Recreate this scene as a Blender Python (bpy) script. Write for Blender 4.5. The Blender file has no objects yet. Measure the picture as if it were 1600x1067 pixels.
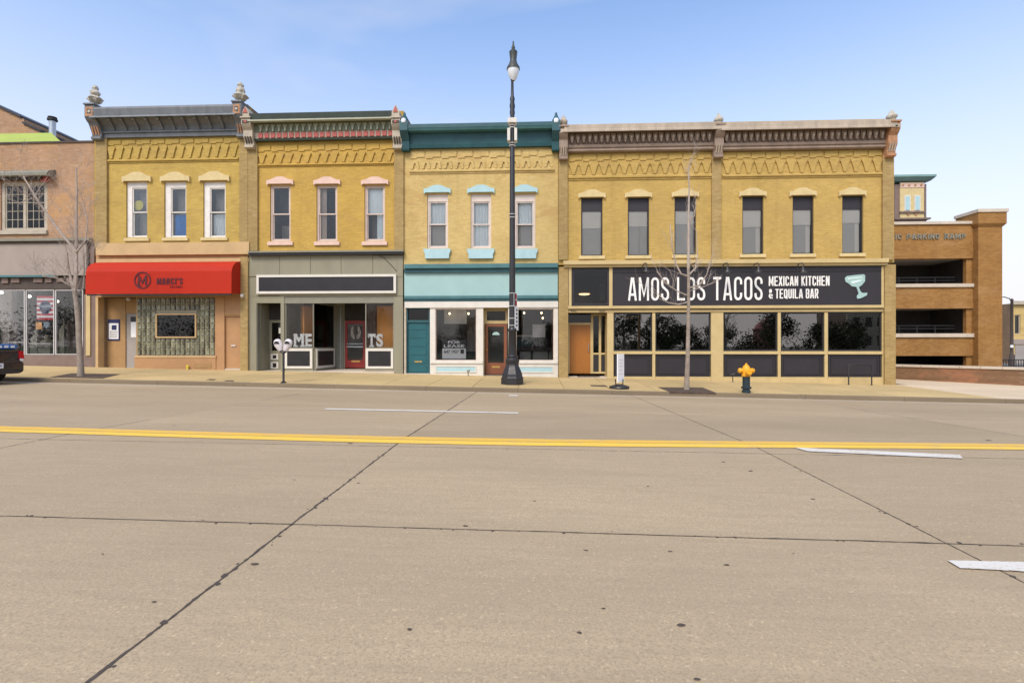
import bpy, bmesh, math, random
from mathutils import Vector, Matrix
R = math.radians
random.seed(11)
sc = bpy.context.scene

# ------------------------------------------------------------------ camera
F, HY, D, H = 800.0, 540.0, 21.6, 1.31
TH = math.atan(37 / 800)
CS, SN = math.cos(TH), math.sin(TH)
cam_d = bpy.data.cameras.new('camera')
cam = bpy.data.objects.new('camera', cam_d)
sc.collection.objects.link(cam)
cam.location = (0, -D, H)
cam.rotation_euler = (R(90), 0, TH)
cam_d.sensor_width = 36
cam_d.lens = 36 * F / 1600
cam_d.shift_y = (HY - 533.5) / 1600
cam_d.clip_end = 3000
cam_d.clip_start = 0.05
sc.camera = cam

# ------------------------------------------------------------------ sky and sun
SUN_EL, SUN_AZ = R(48), R(200)          # azimuth clockwise from +Y; the sun stands behind the photographer
world = bpy.data.worlds.new('World')
sc.world = world
world.use_nodes = True
wn, wl = world.node_tree.nodes, world.node_tree.links
wn.clear()
w_out = wn.new('ShaderNodeOutputWorld')
w_bg = wn.new('ShaderNodeBackground')
w_bg.inputs['Strength'].default_value = 0.15
w_sky = wn.new('ShaderNodeTexSky')
w_sky.sky_type = 'NISHITA'
w_sky.sun_disc = False
w_sky.sun_elevation = SUN_EL
w_sky.sun_rotation = SUN_AZ
w_sky.air_density = 1.0
w_sky.dust_density = 1.0
w_sky.ozone_density = 3.0
w_tc = wn.new('ShaderNodeTexCoord')
w_map = wn.new('ShaderNodeMapping')
w_map.inputs['Scale'].default_value = (1.0, 1.0, 3.2)
w_map.inputs['Rotation'].default_value = (0, R(8), R(25))
w_noise = wn.new('ShaderNodeTexNoise')
w_noise.inputs['Scale'].default_value = 1.5
w_noise.inputs['Detail'].default_value = 4
w_noise.inputs['Roughness'].default_value = 0.5
w_noise.inputs['Distortion'].default_value = 0.5
w_ramp = wn.new('ShaderNodeValToRGB')
w_ramp.color_ramp.elements[0].position = 0.44
w_ramp.color_ramp.elements[0].color = (0, 0, 0, 1)
w_ramp.color_ramp.elements[1].position = 0.85
w_ramp.color_ramp.elements[1].color = (0.75, 0.75, 0.75, 1)
w_mix = wn.new('ShaderNodeMix')
w_mix.data_type = 'RGBA'
w_mix.inputs['B'].default_value = (3.1, 3.0, 3.15, 1)
wl.new(w_tc.outputs['Generated'], w_map.inputs['Vector'])
wl.new(w_map.outputs['Vector'], w_noise.inputs['Vector'])
wl.new(w_noise.outputs['Fac'], w_ramp.inputs['Fac'])
w_sep = wn.new('ShaderNodeSeparateXYZ')
w_veil = wn.new('ShaderNodeMapRange')                      # thin haze that whitens the sky all round the horizon
w_veil.interpolation_type = 'SMOOTHSTEP'
w_veil.inputs['From Min'].default_value = 0.0
w_veil.inputs['From Max'].default_value = 0.62
w_veil.inputs['To Min'].default_value = 0.97
w_veil.inputs['To Max'].default_value = 0.0
w_max = wn.new('ShaderNodeMath')
w_max.operation = 'MAXIMUM'
wl.new(w_tc.outputs['Generated'], w_sep.inputs[0])
wl.new(w_sep.outputs['Z'], w_veil.inputs['Value'])
wl.new(w_veil.outputs[0], w_max.inputs[0])
wl.new(w_ramp.outputs['Color'], w_max.inputs[1])
wl.new(w_max.outputs[0], w_mix.inputs['Factor'])
wl.new(w_sky.outputs['Color'], w_mix.inputs['A'])
wl.new(w_mix.outputs['Result'], w_bg.inputs['Color'])
wl.new(w_bg.outputs['Background'], w_out.inputs['Surface'])
sun_d = bpy.data.lights.new('sun', 'SUN')
sun_d.energy = 1.4
sun_d.angle = R(24)
sun_d.color = (1.0, 0.90, 0.74)
sun = bpy.data.objects.new('sun', sun_d)
sc.collection.objects.link(sun)
sdir = Vector((math.sin(SUN_AZ) * math.cos(SUN_EL), math.cos(SUN_AZ) * math.cos(SUN_EL), math.sin(SUN_EL)))
sun.rotation_euler = sdir.to_track_quat('Z', 'Y').to_euler()
sun.location = sdir * 60
sc.view_settings.view_transform = 'Standard'
sc.view_settings.look = 'None'
sc.view_settings.exposure = 1.02
sc.view_settings.gamma = 1
sc.view_settings.use_curve_mapping = False
sc.render.engine = 'CYCLES'
sc.cycles.max_bounces = 8
sc.cycles.transparent_max_bounces = 16
sc.cycles.use_denoising = True

# ------------------------------------------------------------------ pixel of the photograph -> point on a plane of the place
def px(u, Y=0.0):
    return (-SN * F + CS * (u - 800)) / (CS * F + SN * (u - 800)) * (Y + D)
def pz(u, v, Y=0.0):
    return H + (HY - v) * (Y + D) / (CS * F + SN * (u - 800))
def clampx(x): return max(-45.0, min(45.0, x))
KEYS = [(-400, -0.10, .0127), (-23.77, -0.10, .0127), (-23.75, -.235, .0127), (-23.6, -.235, .0127), (-17.67, -.115, .0127), (-14.3, -.06, .0100),
        (-5.56, -.215, .0170), (-4.961, -.23, .0178), (-4.96, -.10, .0178), (0, 0, .0190), (400, 0, .0190)]
def zg(X, Y):
    for (a, za, sa), (b, zb, sb) in zip(KEYS, KEYS[1:]):
        if a <= Y <= b:
            t = (Y - a) / (b - a)
            return za + (zb - za) * t - (sa + (sb - sa) * t) * clampx(X)
    return 0.0
def G(u, v):
    a, b = -20.8, 60.0
    f = lambda Y: pz(u, v, Y) - zg(px(u, Y), Y)
    for _ in range(60):
        m = (a + b) / 2
        if f(m) > 0: a = m
        else: b = m
    Y = (a + b) / 2
    X = px(u, Y)
    return Vector((X, Y, zg(X, Y)))

# ------------------------------------------------------------------ mesh builder
COL = sc.collection
ORG = {}
class MB:
    def __init__(s): s.v = []; s.f = []
    def add(s, vs, fs):
        n = len(s.v); s.v += [tuple(p) for p in vs]; s.f += [tuple(i + n for i in f) for f in fs]; return s
    def box(s, x0, x1, y0, y1, z0, z1):
        return s.add([(x0, y0, z0), (x1, y0, z0), (x1, y1, z0), (x0, y1, z0), (x0, y0, z1), (x1, y0, z1), (x1, y1, z1), (x0, y1, z1)],
                     [(0, 3, 2, 1), (4, 5, 6, 7), (0, 1, 5, 4), (1, 2, 6, 5), (2, 3, 7, 6), (3, 0, 4, 7)])
    def prism(s, pts, fa, fb):
        n = len(pts)
        vs = [fa(*p) for p in pts] + [fb(*p) for p in pts]
        fs = [tuple(range(n)), tuple(range(2 * n - 1, n - 1, -1))] + [(i, i + n, (i + 1) % n + n, (i + 1) % n) for i in range(n)]
        return s.add(vs, fs)
    def xz(s, pts, y0, y1): return s.prism(pts, lambda x, z: (x, y0, z), lambda x, z: (x, y1, z))
    def yz(s, pts, x0, x1): return s.prism(pts, lambda y, z: (x0, y, z), lambda y, z: (x1, y, z))
    def xy(s, pts, z0, z1): return s.prism(pts, lambda x, y: (x, y, z0), lambda x, y: (x, y, z1))
    def quad(s, a, b, c, d): return s.add([a, b, c, d], [(0, 1, 2, 3)])
    def slabp(s, a, b, z0, z1, t):
        """upright slab of thickness t between plan points a and b"""
        d = (Vector(b) - Vector(a)).normalized(); n = Vector((-d.y, d.x)) * t / 2
        p = [Vector(a) + n, Vector(a) - n, Vector(b) - n, Vector(b) + n]
        return s.xy([(q.x, q.y) for q in p], z0, z1)
    def lathe(s, cx, cy, prof, n=16, jit=0, sq=0):
        vs = []; fs = []
        for r, z in prof:
            for k in range(n):
                a = 2 * math.pi * (k + .5) / n
                rr = r * (1 + (random.uniform(-jit, jit) if jit else 0))
                if sq: rr = r / max(abs(math.cos(a)), abs(math.sin(a)))
                vs.append((cx + rr * math.cos(a), cy + rr * math.sin(a), z))
        m = len(prof)
        for i in range(m - 1):
            for k in range(n):
                fs.append((i * n + k, i * n + (k + 1) % n, (i + 1) * n + (k + 1) % n, (i + 1) * n + k))
        fs.append(tuple(range(n - 1, -1, -1))); fs.append(tuple((m - 1) * n + k for k in range(n)))
        return s.add(vs, fs)
    def tube(s, pts, rad, n=6):
        pts = [Vector(p) for p in pts]
        if not hasattr(rad, '__len__'): rad = [rad] * len(pts)
        vs = []; fs = []
        prev = None
        for i, p in enumerate(pts):
            d = (pts[min(i + 1, len(pts) - 1)] - pts[max(i - 1, 0)]).normalized()
            if prev is None:
                ref = Vector((0, 0, 1)) if abs(d.z) < .9 else Vector((1, 0, 0))
                a = d.cross(ref).normalized()
            else:
                a = (prev - d * prev.dot(d)).normalized()
            prev = a; b = d.cross(a)
            for k in range(n):
                t = 2 * math.pi * k / n
                vs.append(p + (a * math.cos(t) + b * math.sin(t)) * rad[i])
        for i in range(len(pts) - 1):
            for k in range(n):
                fs.append((i * n + k, i * n + (k + 1) % n, (i + 1) * n + (k + 1) % n, (i + 1) * n + k))
        fs.append(tuple(range(n - 1, -1, -1))); fs.append(tuple((len(pts) - 1) * n + k for k in range(n)))
        return s.add(vs, fs)
    def sections(s, secs):
        """loft closed loops of equal length"""
        n = len(secs[0]); vs = [p for q in secs for p in q]; fs = []
        for i in range(len(secs) - 1):
            for k in range(n):
                fs.append((i * n + k, i * n + (k + 1) % n, (i + 1) * n + (k + 1) % n, (i + 1) * n + k))
        fs.append(tuple(range(n - 1, -1, -1))); fs.append(tuple((len(secs) - 1) * n + k for k in range(n)))
        return s.add(vs, fs)
    def wall(s, x0, x1, z0, z1, holes, y0, y1):
        xs = sorted({x0, x1, *[h[0] for h in holes], *[h[1] for h in holes]})
        zs = sorted({z0, z1, *[h[2] for h in holes], *[h[3] for h in holes]})
        xs = [x for x in xs if x0 - 1e-6 <= x <= x1 + 1e-6]; zs = [z for z in zs if z0 - 1e-6 <= z <= z1 + 1e-6]
        def solid(i, j):
            if i < 0 or j < 0 or i >= len(xs) - 1 or j >= len(zs) - 1: return False
            cx, cz = (xs[i] + xs[i + 1]) / 2, (zs[j] + zs[j + 1]) / 2
            return not any(h[0] < cx < h[1] and h[2] < cz < h[3] for h in holes)
        idx = {}
        def P(i, j, k):
            if (i, j, k) not in idx:
                idx[(i, j, k)] = len(s.v); s.v.append((xs[i], (y0, y1)[k], zs[j]))
            return idx[(i, j, k)]
        for i in range(len(xs) - 1):
            for j in range(len(zs) - 1):
                if not solid(i, j): continue
                s.f.append((P(i, j, 0), P(i + 1, j, 0), P(i + 1, j + 1, 0), P(i, j + 1, 0)))
                s.f.append((P(i, j, 1), P(i, j + 1, 1), P(i + 1, j + 1, 1), P(i + 1, j, 1)))
                if not solid(i - 1, j): s.f.append((P(i, j, 0), P(i, j + 1, 0), P(i, j + 1, 1), P(i, j, 1)))
                if not solid(i + 1, j): s.f.append((P(i + 1, j, 0), P(i + 1, j, 1), P(i + 1, j + 1, 1), P(i + 1, j + 1, 0)))
                if not solid(i, j - 1): s.f.append((P(i, j, 0), P(i, j, 1), P(i + 1, j, 1), P(i + 1, j, 0)))
                if not solid(i, j + 1): s.f.append((P(i, j + 1, 0), P(i + 1, j + 1, 0), P(i + 1, j + 1, 1), P(i, j + 1, 1)))
        return s

def mesh_of(name, mb, o=(0, 0, 0), smooth=False, recalc=True):
    me = bpy.data.meshes.new(name)
    me.from_pydata([(x - o[0], y - o[1], z - o[2]) for x, y, z in mb.v], [], mb.f)
    if recalc:
        bm = bmesh.new(); bm.from_mesh(me); bmesh.ops.recalc_face_normals(bm, faces=bm.faces); bm.to_mesh(me); bm.free()
    if smooth:
        me.polygons.foreach_set('use_smooth', [True] * len(me.polygons))
        try: me.set_sharp_from_angle(angle=R(38))
        except Exception: pass
    return me
def obj(name, mb, mat, parent=None, smooth=False, recalc=True, label=None):
    og = ORG.get(parent.name, Vector((0, 0, 0))) if parent else Vector((0, 0, 0))
    me = mesh_of(name, mb, og, smooth, recalc)
    o = bpy.data.objects.new(name, me); COL.objects.link(o)
    if mat: me.materials.append(mat)
    o.parent = parent
    ORG[o.name] = og
    if label: o['label'] = label
    return o
def rep(src, dx=0, dy=0, dz=0):
    o = src.copy(); COL.objects.link(o); o.location = src.location + Vector((dx, dy, dz)); ORG[o.name] = ORG.get(src.name, Vector((0, 0, 0)))
    return o
def thing(name, label, cat, loc, group=None):
    o = bpy.data.objects.new(name, None); COL.objects.link(o)
    o.location = loc; o.empty_display_size = .3
    o['label'] = label; o['category'] = cat
    if group: o['group'] = group
    ORG[o.name] = Vector(loc)
    return o
def tag(o, label=None, cat=None, group=None, kind=None):
    for k, val in (('label', label), ('category', cat), ('group', group), ('kind', kind)):
        if val: o[k] = val
    return o
def rx(u0, u1, v0, v1, Y=0.0):
    um = (u0 + u1) / 2
    return px(u0, Y), px(u1, Y), pz(um, v1, Y), pz(um, v0, Y)
def bx(par, name, mat, u0, u1, v0, v1, y0, y1, label=None):
    x0, x1, z0, z1 = rx(u0, u1, v0, v1, y0)
    return obj(name, MB().box(x0, x1, y0, y1, z0, z1), mat, par, label=label)
def ring(par, name, mat, u0, u1, v0, v1, y0, y1, w, label=None, wb=None):
    x0, x1, z0, z1 = rx(u0, u1, v0, v1, y0)
    return obj(name, MB().wall(x0, x1, z0, z1, [(x0 + w, x1 - w, z0 + (wb or w), z1 - w)], y0, y1), mat, par, label=label)

# ------------------------------------------------------------------ materials
MATS = {}
def nodes(name):
    m = bpy.data.materials.new(name); m.use_nodes = True
    nt = m.node_tree; nt.nodes.clear()
    o = nt.nodes.new('ShaderNodeOutputMaterial'); b = nt.nodes.new('ShaderNodeBsdfPrincipled')
    nt.links.new(b.outputs[0], o.inputs[0])
    MATS[name] = m
    return m, nt, b
def N(nt, t, **kw):
    n = nt.nodes.new(t)
    for k, v in kw.items():
        if k in n.inputs: n.inputs[k].default_value = v
        else: setattr(n, k, v)
    return n
def mixc(nt, fac, a, b, mode='MIX'):
    m = nt.nodes.new('ShaderNodeMix'); m.data_type = 'RGBA'; m.blend_type = mode
    for sock, val in (('Factor', fac), ('A', a), ('B', b)):
        s = m.inputs[sock]
        if isinstance(val, (int, float)): s.default_value = val
        elif isinstance(val, (tuple, list)): s.default_value = (*val[:3], 1)
        else: nt.links.new(val, s)
    return m.outputs['Result']
def ramp(nt, src, p0, p1, c0=0.0, c1=1.0):
    r = nt.nodes.new('ShaderNodeMapRange'); r.inputs['From Min'].default_value = p0; r.inputs['From Max'].default_value = p1
    r.inputs['To Min'].default_value = c0; r.inputs['To Max'].default_value = c1
    nt.links.new(src, r.inputs['Value']); return r.outputs[0]
def pos(nt, scale=(1, 1, 1)):
    g = N(nt, 'ShaderNodeNewGeometry'); mp = nt.nodes.new('ShaderNodeMapping'); mp.inputs['Scale'].default_value = scale
    nt.links.new(g.outputs['Position'], mp.inputs['Vector']); return mp.outputs[0]
def noise(nt, vec, scale, detail=4, rough=.55, dist=0):
    n = N(nt, 'ShaderNodeTexNoise'); n.inputs['Scale'].default_value = scale; n.inputs['Detail'].default_value = detail
    n.inputs['Roughness'].default_value = rough; n.inputs['Distortion'].default_value = dist
    nt.links.new(vec, n.inputs['Vector']); return n.outputs['Fac']
def bump(nt, b, h, strength=.3, dist=.01):
    n = N(nt, 'ShaderNodeBump'); n.inputs['Strength'].default_value = strength; n.inputs['Distance'].default_value = dist
    nt.links.new(h, n.inputs['Height']); nt.links.new(n.outputs[0], b.inputs['Normal'])
def sc3(c, k): return tuple(min(.95, x * k) for x in c)
def paint(name, c, rough=.6, var=.12, scale=2.0, dirt=.0, dirtc=(.12, .10, .08), metal=0, bmp=.08, spec=.4, streak=False):
    """painted or plain surface with uneven tone, worn spots and slight relief"""
    m, nt, b = nodes(name)
    p = pos(nt, (1, 1, .35) if streak else (1, 1, 1))
    n1 = noise(nt, p, scale, 5, .6, .3)
    col = mixc(nt, ramp(nt, n1, .3, .7), sc3(c, 1 - var), sc3(c, 1 + var))
    if dirt:
        n2 = noise(nt, p, scale * 3.1, 6, .7)
        col = mixc(nt, ramp(nt, n2, .56, .72, 0, dirt), col, dirtc)
    nt.links.new(col, b.inputs['Base Color'])
    n3 = noise(nt, pos(nt), 28, 3)
    nt.links.new(ramp(nt, n3, .3, .7, max(0, rough - .1), min(1, rough + .1)), b.inputs['Roughness'])
    b.inputs['Metallic'].default_value = metal
    b.inputs['Specular IOR Level'].default_value = spec
    if bmp: bump(nt, b, n3, bmp, .004)
    return m
def brick(name, c1, c2, mortar, patch=None, pfac=.5, w=.205, h=.068, light=None, blot=.16):
    """brick coursing too fine to pick apart at this distance"""
    m, nt, b = nodes(name)
    g = N(nt, 'ShaderNodeNewGeometry'); sp = N(nt, 'ShaderNodeSeparateXYZ'); nt.links.new(g.outputs['Position'], sp.inputs[0])
    ad = N(nt, 'ShaderNodeMath', operation='ADD'); nt.links.new(sp.outputs[0], ad.inputs[0]); nt.links.new(sp.outputs[1], ad.inputs[1])
    cb = N(nt, 'ShaderNodeCombineXYZ'); nt.links.new(ad.outputs[0], cb.inputs[0]); nt.links.new(sp.outputs[2], cb.inputs[1])
    t = N(nt, 'ShaderNodeTexBrick'); nt.links.new(cb.outputs[0], t.inputs['Vector'])
    t.inputs['Scale'].default_value = 1; t.inputs['Brick Width'].default_value = w; t.inputs['Row Height'].default_value = h
    t.inputs['Mortar Size'].default_value = .006; t.inputs['Mortar Smooth'].default_value = .35; t.inputs['Bias'].default_value = 0
    t.inputs['Color1'].default_value = (*c1, 1); t.inputs['Color2'].default_value = (*c2, 1); t.inputs['Mortar'].default_value = (*mortar, 1)
    p = pos(nt)
    nb = noise(nt, p, .7, 6, .62, .4)
    col = mixc(nt, ramp(nt, nb, .32, .68), mixc(nt, 1.0, t.outputs['Color'], (1 - blot, 1 - blot, 1 - blot * 1.1), 'MULTIPLY'), t.outputs['Color'])
    nf = noise(nt, pos(nt, (2.2, 2.2, 9)), 1.4, 5, .7)
    col = mixc(nt, ramp(nt, nf, .52, .74, 0, .55), col, sc3(c2, .62))
    if patch:
        n2 = noise(nt, pos(nt, (.6, .6, 1.4)), .9, 6, .65, .6)
        col = mixc(nt, ramp(nt, n2, .50, .64, 0, pfac), col, patch)
    nq = noise(nt, pos(nt, (1, 1, 1.6)), 5.5, 4, .7)
    col = mixc(nt, ramp(nt, nq, .56, .72, 0, .5), col, sc3(c2, .55))
    if light:
        n4 = noise(nt, pos(nt, (1, 1, 2.5)), 2.4, 6, .7)
        col = mixc(nt, ramp(nt, n4, .58, .70, 0, .5), col, light)
    nl = noise(nt, pos(nt, (1.3, 1.3, 6)), 2.1, 5, .7)
    col = mixc(nt, ramp(nt, nl, .54, .72, 0, .5), col, sc3(c1, 1.28))
    ns = noise(nt, pos(nt, (2.6, 2.6, .22)), 1.0, 4, .6)
    col = mixc(nt, ramp(nt, ns, .56, .74, 0, .32), col, sc3(c2, .6))
    nt.links.new(col, b.inputs['Base Color']); b.inputs['Roughness'].default_value = .88; b.inputs['Specular IOR Level'].default_value = .25
    inv = N(nt, 'ShaderNodeMath', operation='SUBTRACT'); inv.inputs[0].default_value = 1; nt.links.new(t.outputs['Fac'], inv.inputs[1])
    bump(nt, b, inv.outputs[0], .5, .008)
    return m
def glass(name, tint=(.75, .78, .78), ior=1.75, rough=.004, refl=(.96, .95, .93)):
    m = bpy.data.materials.new(name); m.use_nodes = True; nt = m.node_tree; nt.nodes.clear()
    o = nt.nodes.new('ShaderNodeOutputMaterial'); mx = nt.nodes.new('ShaderNodeMixShader')
    tr = nt.nodes.new('ShaderNodeBsdfTransparent'); tr.inputs[0].default_value = (*tint, 1)
    gl = nt.nodes.new('ShaderNodeBsdfGlossy'); gl.inputs['Roughness'].default_value = rough; gl.inputs[0].default_value = (*refl, 1)
    fr = nt.nodes.new('ShaderNodeFresnel'); fr.inputs[0].default_value = ior
    wob = noise(nt, pos(nt), .9, 2)
    bp = N(nt, 'ShaderNodeBump'); bp.inputs['Strength'].default_value = .05; bp.inputs['Distance'].default_value = .02
    nt.links.new(wob, bp.inputs['Height']); nt.links.new(bp.outputs[0], gl.inputs['Normal'])
    nt.links.new(fr.outputs[0], mx.inputs[0]); nt.links.new(tr.outputs[0], mx.inputs[1]); nt.links.new(gl.outputs[0], mx.inputs[2]); nt.links.new(mx.outputs[0], o.inputs[0])
    MATS[name] = m; return m
def lamp_mat(name, c, s):
    m, nt, b = nodes(name); b.inputs['Emission Color'].default_value = (*c, 1); b.inputs['Emission Strength'].default_value = s; return m

def concrete(name, c, streak=True, speck=.75, per_obj=.06, blotch=.16, fine=70):
    m, nt, b = nodes(name)
    oi = N(nt, 'ShaderNodeObjectInfo')
    p = pos(nt)
    n1 = noise(nt, pos(nt, (.35, 1, 1)), .55, 5, .6, .4)
    col = mixc(nt, ramp(nt, n1, .3, .7), sc3(c, 1 - blotch), sc3(c, 1 + blotch * .6))
    n2 = noise(nt, pos(nt, (.16, 1.6, 1)) if streak else p, 9, 5, .65)
    col = mixc(nt, ramp(nt, n2, .38, .68, 0, .42), col, sc3(c, .72))
    n3 = noise(nt, p, fine, 4, .75)
    col = mixc(nt, ramp(nt, n3, .42, .60, 0, speck), sc3(c, 1.22), col) if False else mixc(nt, ramp(nt, n3, .47, .64, 0, speck), col, sc3(c, .58))
    n4 = noise(nt, p, fine * .61, 2, .5)
    col = mixc(nt, ramp(nt, n4, .62, .72, 0, .5), col, sc3(c, 1.45))
    n6 = noise(nt, pos(nt, (.22, 1.2, 1)), .8, 4, .6, .8)
    col = mixc(nt, ramp(nt, n6, .50, .72, 0, .22), col, sc3(c, .74))
    n7 = noise(nt, pos(nt, (.025, 1, 1)), .75, 3, .5)
    col = mixc(nt, ramp(nt, n7, .42, .66, 0, .26 if streak else 0), col, sc3(c, .72))
    n8 = noise(nt, p, 17, 5, .7)
    col = mixc(nt, ramp(nt, n8, .55, .70, 0, .30), col, sc3(c, .66))
    n5 = noise(nt, p, 2.3, 7, .75)
    col = mixc(nt, ramp(nt, n5, .66, .76, 0, .35), col, sc3(c, .45))
    j = N(nt, 'ShaderNodeMapRange'); nt.links.new(oi.outputs['Random'], j.inputs['Value']); j.inputs['To Min'].default_value = 1 - per_obj; j.inputs['To Max'].default_value = 1 + per_obj
    sh = N(nt, 'ShaderNodeHueSaturation'); nt.links.new(col, sh.inputs['Color']); nt.links.new(j.outputs[0], sh.inputs['Value'])
    nt.links.new(sh.outputs[0], b.inputs['Base Color'])
    b.inputs['Roughness'].default_value = .9; b.inputs['Specular IOR Level'].default_value = .25
    bump(nt, b, n3, .35, .006)
    return m
def worn_paint(name, c, under, wear=.5):
    m, nt, b = nodes(name)
    n1 = noise(nt, pos(nt, (.4, 1.5, 1)), 6, 6, .75); n2 = noise(nt, pos(nt), 45, 3, .7)
    mx = N(nt, 'ShaderNodeMath', operation='ADD'); nt.links.new(n1, mx.inputs[0]); nt.links.new(n2, mx.inputs[1])
    col = mixc(nt, ramp(nt, mx.outputs[0], 1.0 + .12 * (1 - wear) - .03 * wear, 1.22, 0, .75), c, under)
    nt.links.new(col, b.inputs['Base Color']); b.inputs['Roughness'].default_value = .75
    return m

ROADC = (.445, .34, .215)
m_road = concrete('road_concrete', ROADC)
m_gutter = concrete('gutter_concrete', (.50, .405, .285), per_obj=.04)
m_walk = concrete('sidewalk_concrete', (.56, .41, .195), streak=False, per_obj=.07, fine=40, speck=.35)
m_apron = concrete('apron_concrete', (.70, .55, .37), streak=False, per_obj=.03, fine=40, speck=.3)
m_curb = concrete('curb_concrete', (.235, .18, .115), streak=True, per_obj=.05)  # base darkened to carry the shadow line of the curb face
m_joint = paint('joint_tar', (.075, .058, .046), .9, .3, 6, bmp=.3)
m_joint2 = paint('joint_dirt', (.17, .14, .115), .9, .3, 6, bmp=.3)
m_earth = paint('asphalt_ground', (.16, .145, .125), .95, .2, .6, bmp=.3)
m_grass = paint('lawn_green', (.07, .10, .035), .95, .3, 1.5, bmp=.5)
m_mulch = paint('mulch', (.085, .058, .042), .95, .35, 9, bmp=.6)
m_yellow = worn_paint('yellow_road_paint', (.84, .53, .06), ROADC, .55)
m_yellow2 = worn_paint('orange_yellow_road_paint', (.76, .45, .06), ROADC, .7)
m_white = worn_paint('white_road_paint', (.66, .62, .55), ROADC, .8)

# ------------------------------------------------------------------ ground, road, pavement
def sheet(xs, ys, dz=0.0):
    mb = MB(); n = len(ys)
    for x in xs:
        for y in ys: mb.v.append((x, y, zg(x, y) + dz))
    for i in range(len(xs) - 1):
        for j in range(n - 1):
            mb.f.append((i * n + j, (i + 1) * n + j, (i + 1) * n + j + 1, i * n + j + 1))
    return mb
def frange(a, b, n): return [a + (b - a) * i / n for i in range(n + 1)]
LX = [-700, -200, -90, -45] + frange(-40, 40, 16) + [45, 90, 200, 700]
ground = obj('ground', sheet(LX, [-700, -100, -60, -23.9, -23.6, -17.67, -14.3, -5.56, -4.99, -4.90, 0, 12, 30, 60, 120, 300, 900], -.16), m_earth, recalc=False)
tag(ground, kind='structure')
lawn = obj('lawn', sheet(LX, [-160, -90, -60, -40, -27.5], .0), m_grass, recalc=False)
tag(lawn, 'lawn of the park across the street', kind='structure')
road = obj('road', sheet(LX, [-23.6, -17.67, -14.3, -10.4, -5.56, -4.97], -.03), m_joint2, recalc=False)
tag(road, 'pale concrete street in jointed slabs', kind='structure')
def slab(par, name, mat, x0, x1, y0, y1, gap=.004, nx=2, dz=0.0, th=.05, edge=0.0):
    xs = frange(x0 + gap, x1 - gap, nx); ys = [y0 + gap, y1 - gap]
    mb = MB()
    for x in xs:
        for y in ys: mb.v.append((x, y, zg(x, y) + dz))
    b = len(mb.v)
    for x in xs:
        for y in ys: mb.v.append((x, y, zg(x, y) + dz - th))
    k = len(xs)
    for i in range(k - 1):
        mb.f.append((2 * i, 2 * i + 2, 2 * i + 3, 2 * i + 1))
        mb.f.append((2 * i, b + 2 * i, b + 2 * i + 2, 2 * i + 2))
        mb.f.append((2 * i + 1, 2 * i + 3, b + 2 * i + 3, b + 2 * i + 1))
    mb.f.append((0, 1, b + 1, b)); e = 2 * (k - 1)
    mb.f.append((e, b + e, b + e + 1, e + 1))
    return obj(name, mb, mat, par)
JX = [-1.91 + 4.95 * k for k in range(-5, 7)]
ROWS = [(-10.4, -5.56), (-14.3, -10.4), (-17.67, -14.3), (-21.2, -17.67), (-23.0, -21.2)]
for (ya, yb) in ROWS:
    for a, b in zip(JX, JX[1:]): slab(road, 'slab', m_road, a, b, ya, yb)
    slab(road, 'slab', m_road, -240, JX[0], ya, yb, nx=12); slab(road, 'slab', m_road, JX[-1], 240, ya, yb, nx=12)
for (ya, yb) in ((-5.56, -4.962), (-23.6, -23.0)):
    for a, b in zip(JX, JX[1:]): slab(road, 'gutter_slab', m_gutter, a, b, ya, yb)
    slab(road, 'gutter_slab', m_gutter, -240, JX[0], ya, yb, nx=12); slab(road, 'gutter_slab', m_gutter, JX[-1], 240, ya, yb, nx=12)
def ribbon(pts, wfun, dz):
    mb = MB()
    for i, (x, y) in enumerate(pts):
        d = Vector(pts[min(i + 1, len(pts) - 1)]) - Vector(pts[max(i - 1, 0)]); n = Vector((-d.y, d.x)).normalized() * wfun() / 2
        for s in (-1, 1):
            X, Y = x + n.x * s, y + n.y * s
            mb.v.append((X, Y, zg(X, Y) + dz))
    for i in range(len(pts) - 1): mb.f.append((2 * i, 2 * i + 1, 2 * i + 3, 2 * i + 2))
    return mb
def rw(a, b, spike=.06):
    def f():
        w = random.uniform(a, b)
        if random.random() < spike: w *= random.uniform(1.6, 2.8)
        return w
    return f
def wob(n, s):
    out = []; v = 0
    for _ in range(n): v = v * .8 + random.uniform(-s, s); out.append(v)
    return out
for x, ya, yb, w, mt in ((-1.91, -21.5, -5.0, .017, m_joint), (3.04, -21.5, -5.0, .010, m_joint), (-6.86, -16.5, -12.8, .012, m_joint2), (-6.86, -9.2, -7.0, .012, m_joint2), (7.99, -21, -8, .011, m_joint2)):
    ys = frange(ya, yb, int((yb - ya) / .028)); ws = wob(len(ys), .0024)
    obj('joint_sealant', ribbon([(x + q, y) for y, q in zip(ys, ws)], rw(w * .5, w * 1.35, .05), .003), mt, road, recalc=False)
for y, w, mt, dz in ((-17.67, .009, m_joint, .004), (-14.78, .010, m_joint2, .0035)):
    xs = frange(-14, 14, 360); ws = wob(len(xs), .003)
    obj('joint_sealant', ribbon([(x, y + q) for x, q in zip(xs, ws)], rw(w * .6, w * 1.3, .03), dz), mt, road, recalc=False)
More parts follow.
